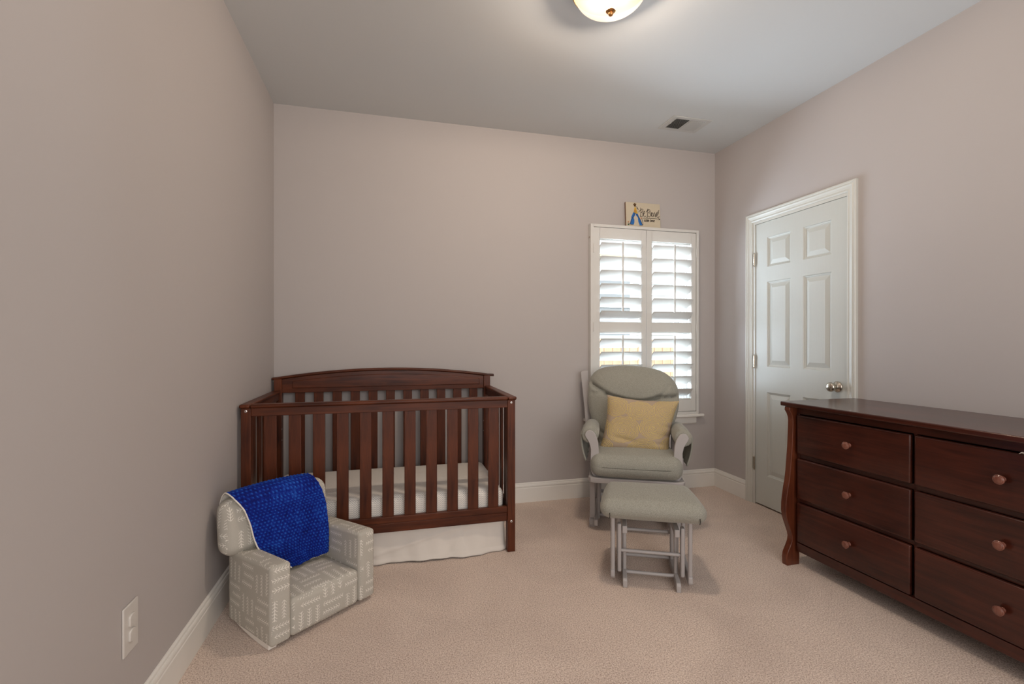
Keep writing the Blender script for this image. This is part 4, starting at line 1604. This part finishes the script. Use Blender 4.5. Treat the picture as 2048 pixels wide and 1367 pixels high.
def strokes(lines, name, mat, wpx, dep):
    b_ = MB()
    for L in lines:
        P = [Vector(SG(*q)) for q in L]
        # Catmull-Rom resampling
        Q = []
        for i in range(len(P) - 1):
            p0, p1, p2, p3 = P[max(i - 1, 0)], P[i], P[i + 1], P[min(i + 2, len(P) - 1)]
            for k in range(5):
                t = k / 5
                Q.append(0.5 * ((2 * p1) + (-p0 + p2) * t + (2 * p0 - 5 * p1 + 4 * p2 - p3) * t * t + (-p0 + 3 * p1 - 3 * p2 + p3) * t ** 3))
        Q.append(P[-1])
        hw_ = wpx / 1250 * 2 * SW / 2
        vs_ = []
        for i, q in enumerate(Q):
            d = (Q[min(i + 1, len(Q) - 1)] - Q[max(i - 1, 0)])
            d = d.normalized() if d.length > 0 else Vector((1, 0))
            nn = Vector((-d.y, d.x))
            ww = hw_ * (0.75 + 0.5 * abs(d.y))
            for sgn in (-1, 1):
                r_ = q + nn * ww * sgn
                vs_.append((r_.x, -dep, r_.y))
        b_.add(vs_, [(2 * i, 2 * i + 1, 2 * i + 3, 2 * i + 2) for i in range(len(Q) - 1)])
    o_ = b_.build(name, mat, sg, fix=False)
    return o_


flat([[(540, 580), (600, 600), (600, 690), (545, 770), (455, 770)], [(610, 620), (700, 640), (745, 765), (700, 775), (640, 700)],
      [(465, 780), (540, 770), (570, 860), (565, 960), (540, 1030), (400, 1010)], [(700, 780), (750, 780), (860, 1040), (760, 1050), (710, 920)]], 'painted_blue_shape', M['blue_ink'], 0.0008)
flat([[(600, 370), (640, 420), (700, 630), (620, 610), (545, 590)]], 'painted_yellow_shape', M['yellow_ink'], 0.0008)
flat([[(600, 470), (635, 560), (570, 560)], [(330, 910), (365, 910), (365, 950), (330, 950)], [(800, 770), (840, 770), (840, 810), (800, 810)]], 'painted_orange_shape', M['orange_ink'], 0.0014)
flat([[(315, 1020), (370, 1000), (380, 1040), (345, 1060)]], 'painted_leaf', M['green_ink'], 0.0012)
strokes([[(600, 370), (560, 300), (548, 285)], [(600, 370), (600, 300), (595, 245)], [(605, 370), (630, 310), (640, 265)], [(600, 370), (575, 320), (570, 270)]], 'painted_poles', M['brown_ink'], 26, 0.0012)
strokes([[(620, 370), (670, 385), (700, 430), (720, 480)], [(660, 410), (685, 450), (725, 480)], [(600, 590), (520, 760), (400, 1015)], [(610, 600), (750, 780), (860, 1045)],
         [(345, 950), (345, 1000), (400, 1015), (520, 1040)], [(730, 1060), (800, 1065), (855, 1045), (880, 1010)], [(840, 820), (860, 900), (875, 1000)], [(545, 770), (465, 775)], [(700, 778), (748, 775)]],
        'painted_outline', M['ink'], 12, 0.0014)
LET = [
    # B
    [(730, 580), (770, 520), (830, 500)], [(800, 410), (815, 480), (805, 620), (790, 745)], [(790, 500), (850, 455), (890, 475), (870, 540), (820, 580)],
    [(820, 580), (880, 600), (880, 690), (835, 735), (790, 700)],
    # e
    [(905, 640), (950, 600), (950, 530), (915, 560), (905, 660), (925, 730), (965, 735), (985, 700)],
    # B
    [(1000, 570), (1040, 520), (1110, 500)], [(1075, 440), (1050, 520), (1050, 660), (1035, 760), (1005, 740)], [(1060, 500), (1110, 460), (1150, 500), (1120, 560), (1080, 590)],
    [(1080, 590), (1150, 610), (1160, 690), (1110, 740), (1075, 700)],
    # r
    [(1165, 540), (1190, 600), (1195, 720)], [(1192, 630), (1215, 580), (1245, 590)],
    # a
    [(1275, 600), (1240, 600), (1215, 660), (1225, 720), (1260, 715), (1280, 650), (1285, 600)], [(1285, 610), (1290, 690), (1310, 720)],
    # v
    [(1310, 560), (1335, 640), (1345, 740)], [(1345, 740), (1375, 640), (1400, 560)],
    # e
    [(1400, 680), (1455, 610), (1455, 545), (1415, 590), (1395, 690), (1415, 760), (1455, 765), (1480, 700)], [(1440, 540), (1485, 480)],
    # arrow
    [(850, 790), (1100, 790), (1300, 790), (1470, 812)], [(1455, 785), (1500, 820), (1462, 850)], [(1465, 800), (1495, 820), (1470, 835)],
    # little
    [(925, 830), (925, 915)], [(950, 870), (955, 920)], [(985, 830), (985, 920), (1000, 915)], [(968, 860), (1030, 858)], [(1018, 825), (1018, 920)], [(1045, 820), (1045, 925)],
    [(1062, 890), (1095, 870), (1080, 845), (1060, 880), (1075, 920), (1100, 915)],
    # one
    [(1160, 840), (1138, 880), (1160, 925), (1185, 880), (1160, 840)], [(1205, 855), (1208, 925)], [(1208, 870), (1235, 860), (1240, 925)], [(1262, 890), (1300, 870), (1285, 850), (1262, 885), (1275, 925), (1308, 910)],
]
strokes(LET, 'lettering', M['ink'], 14, 0.0016)
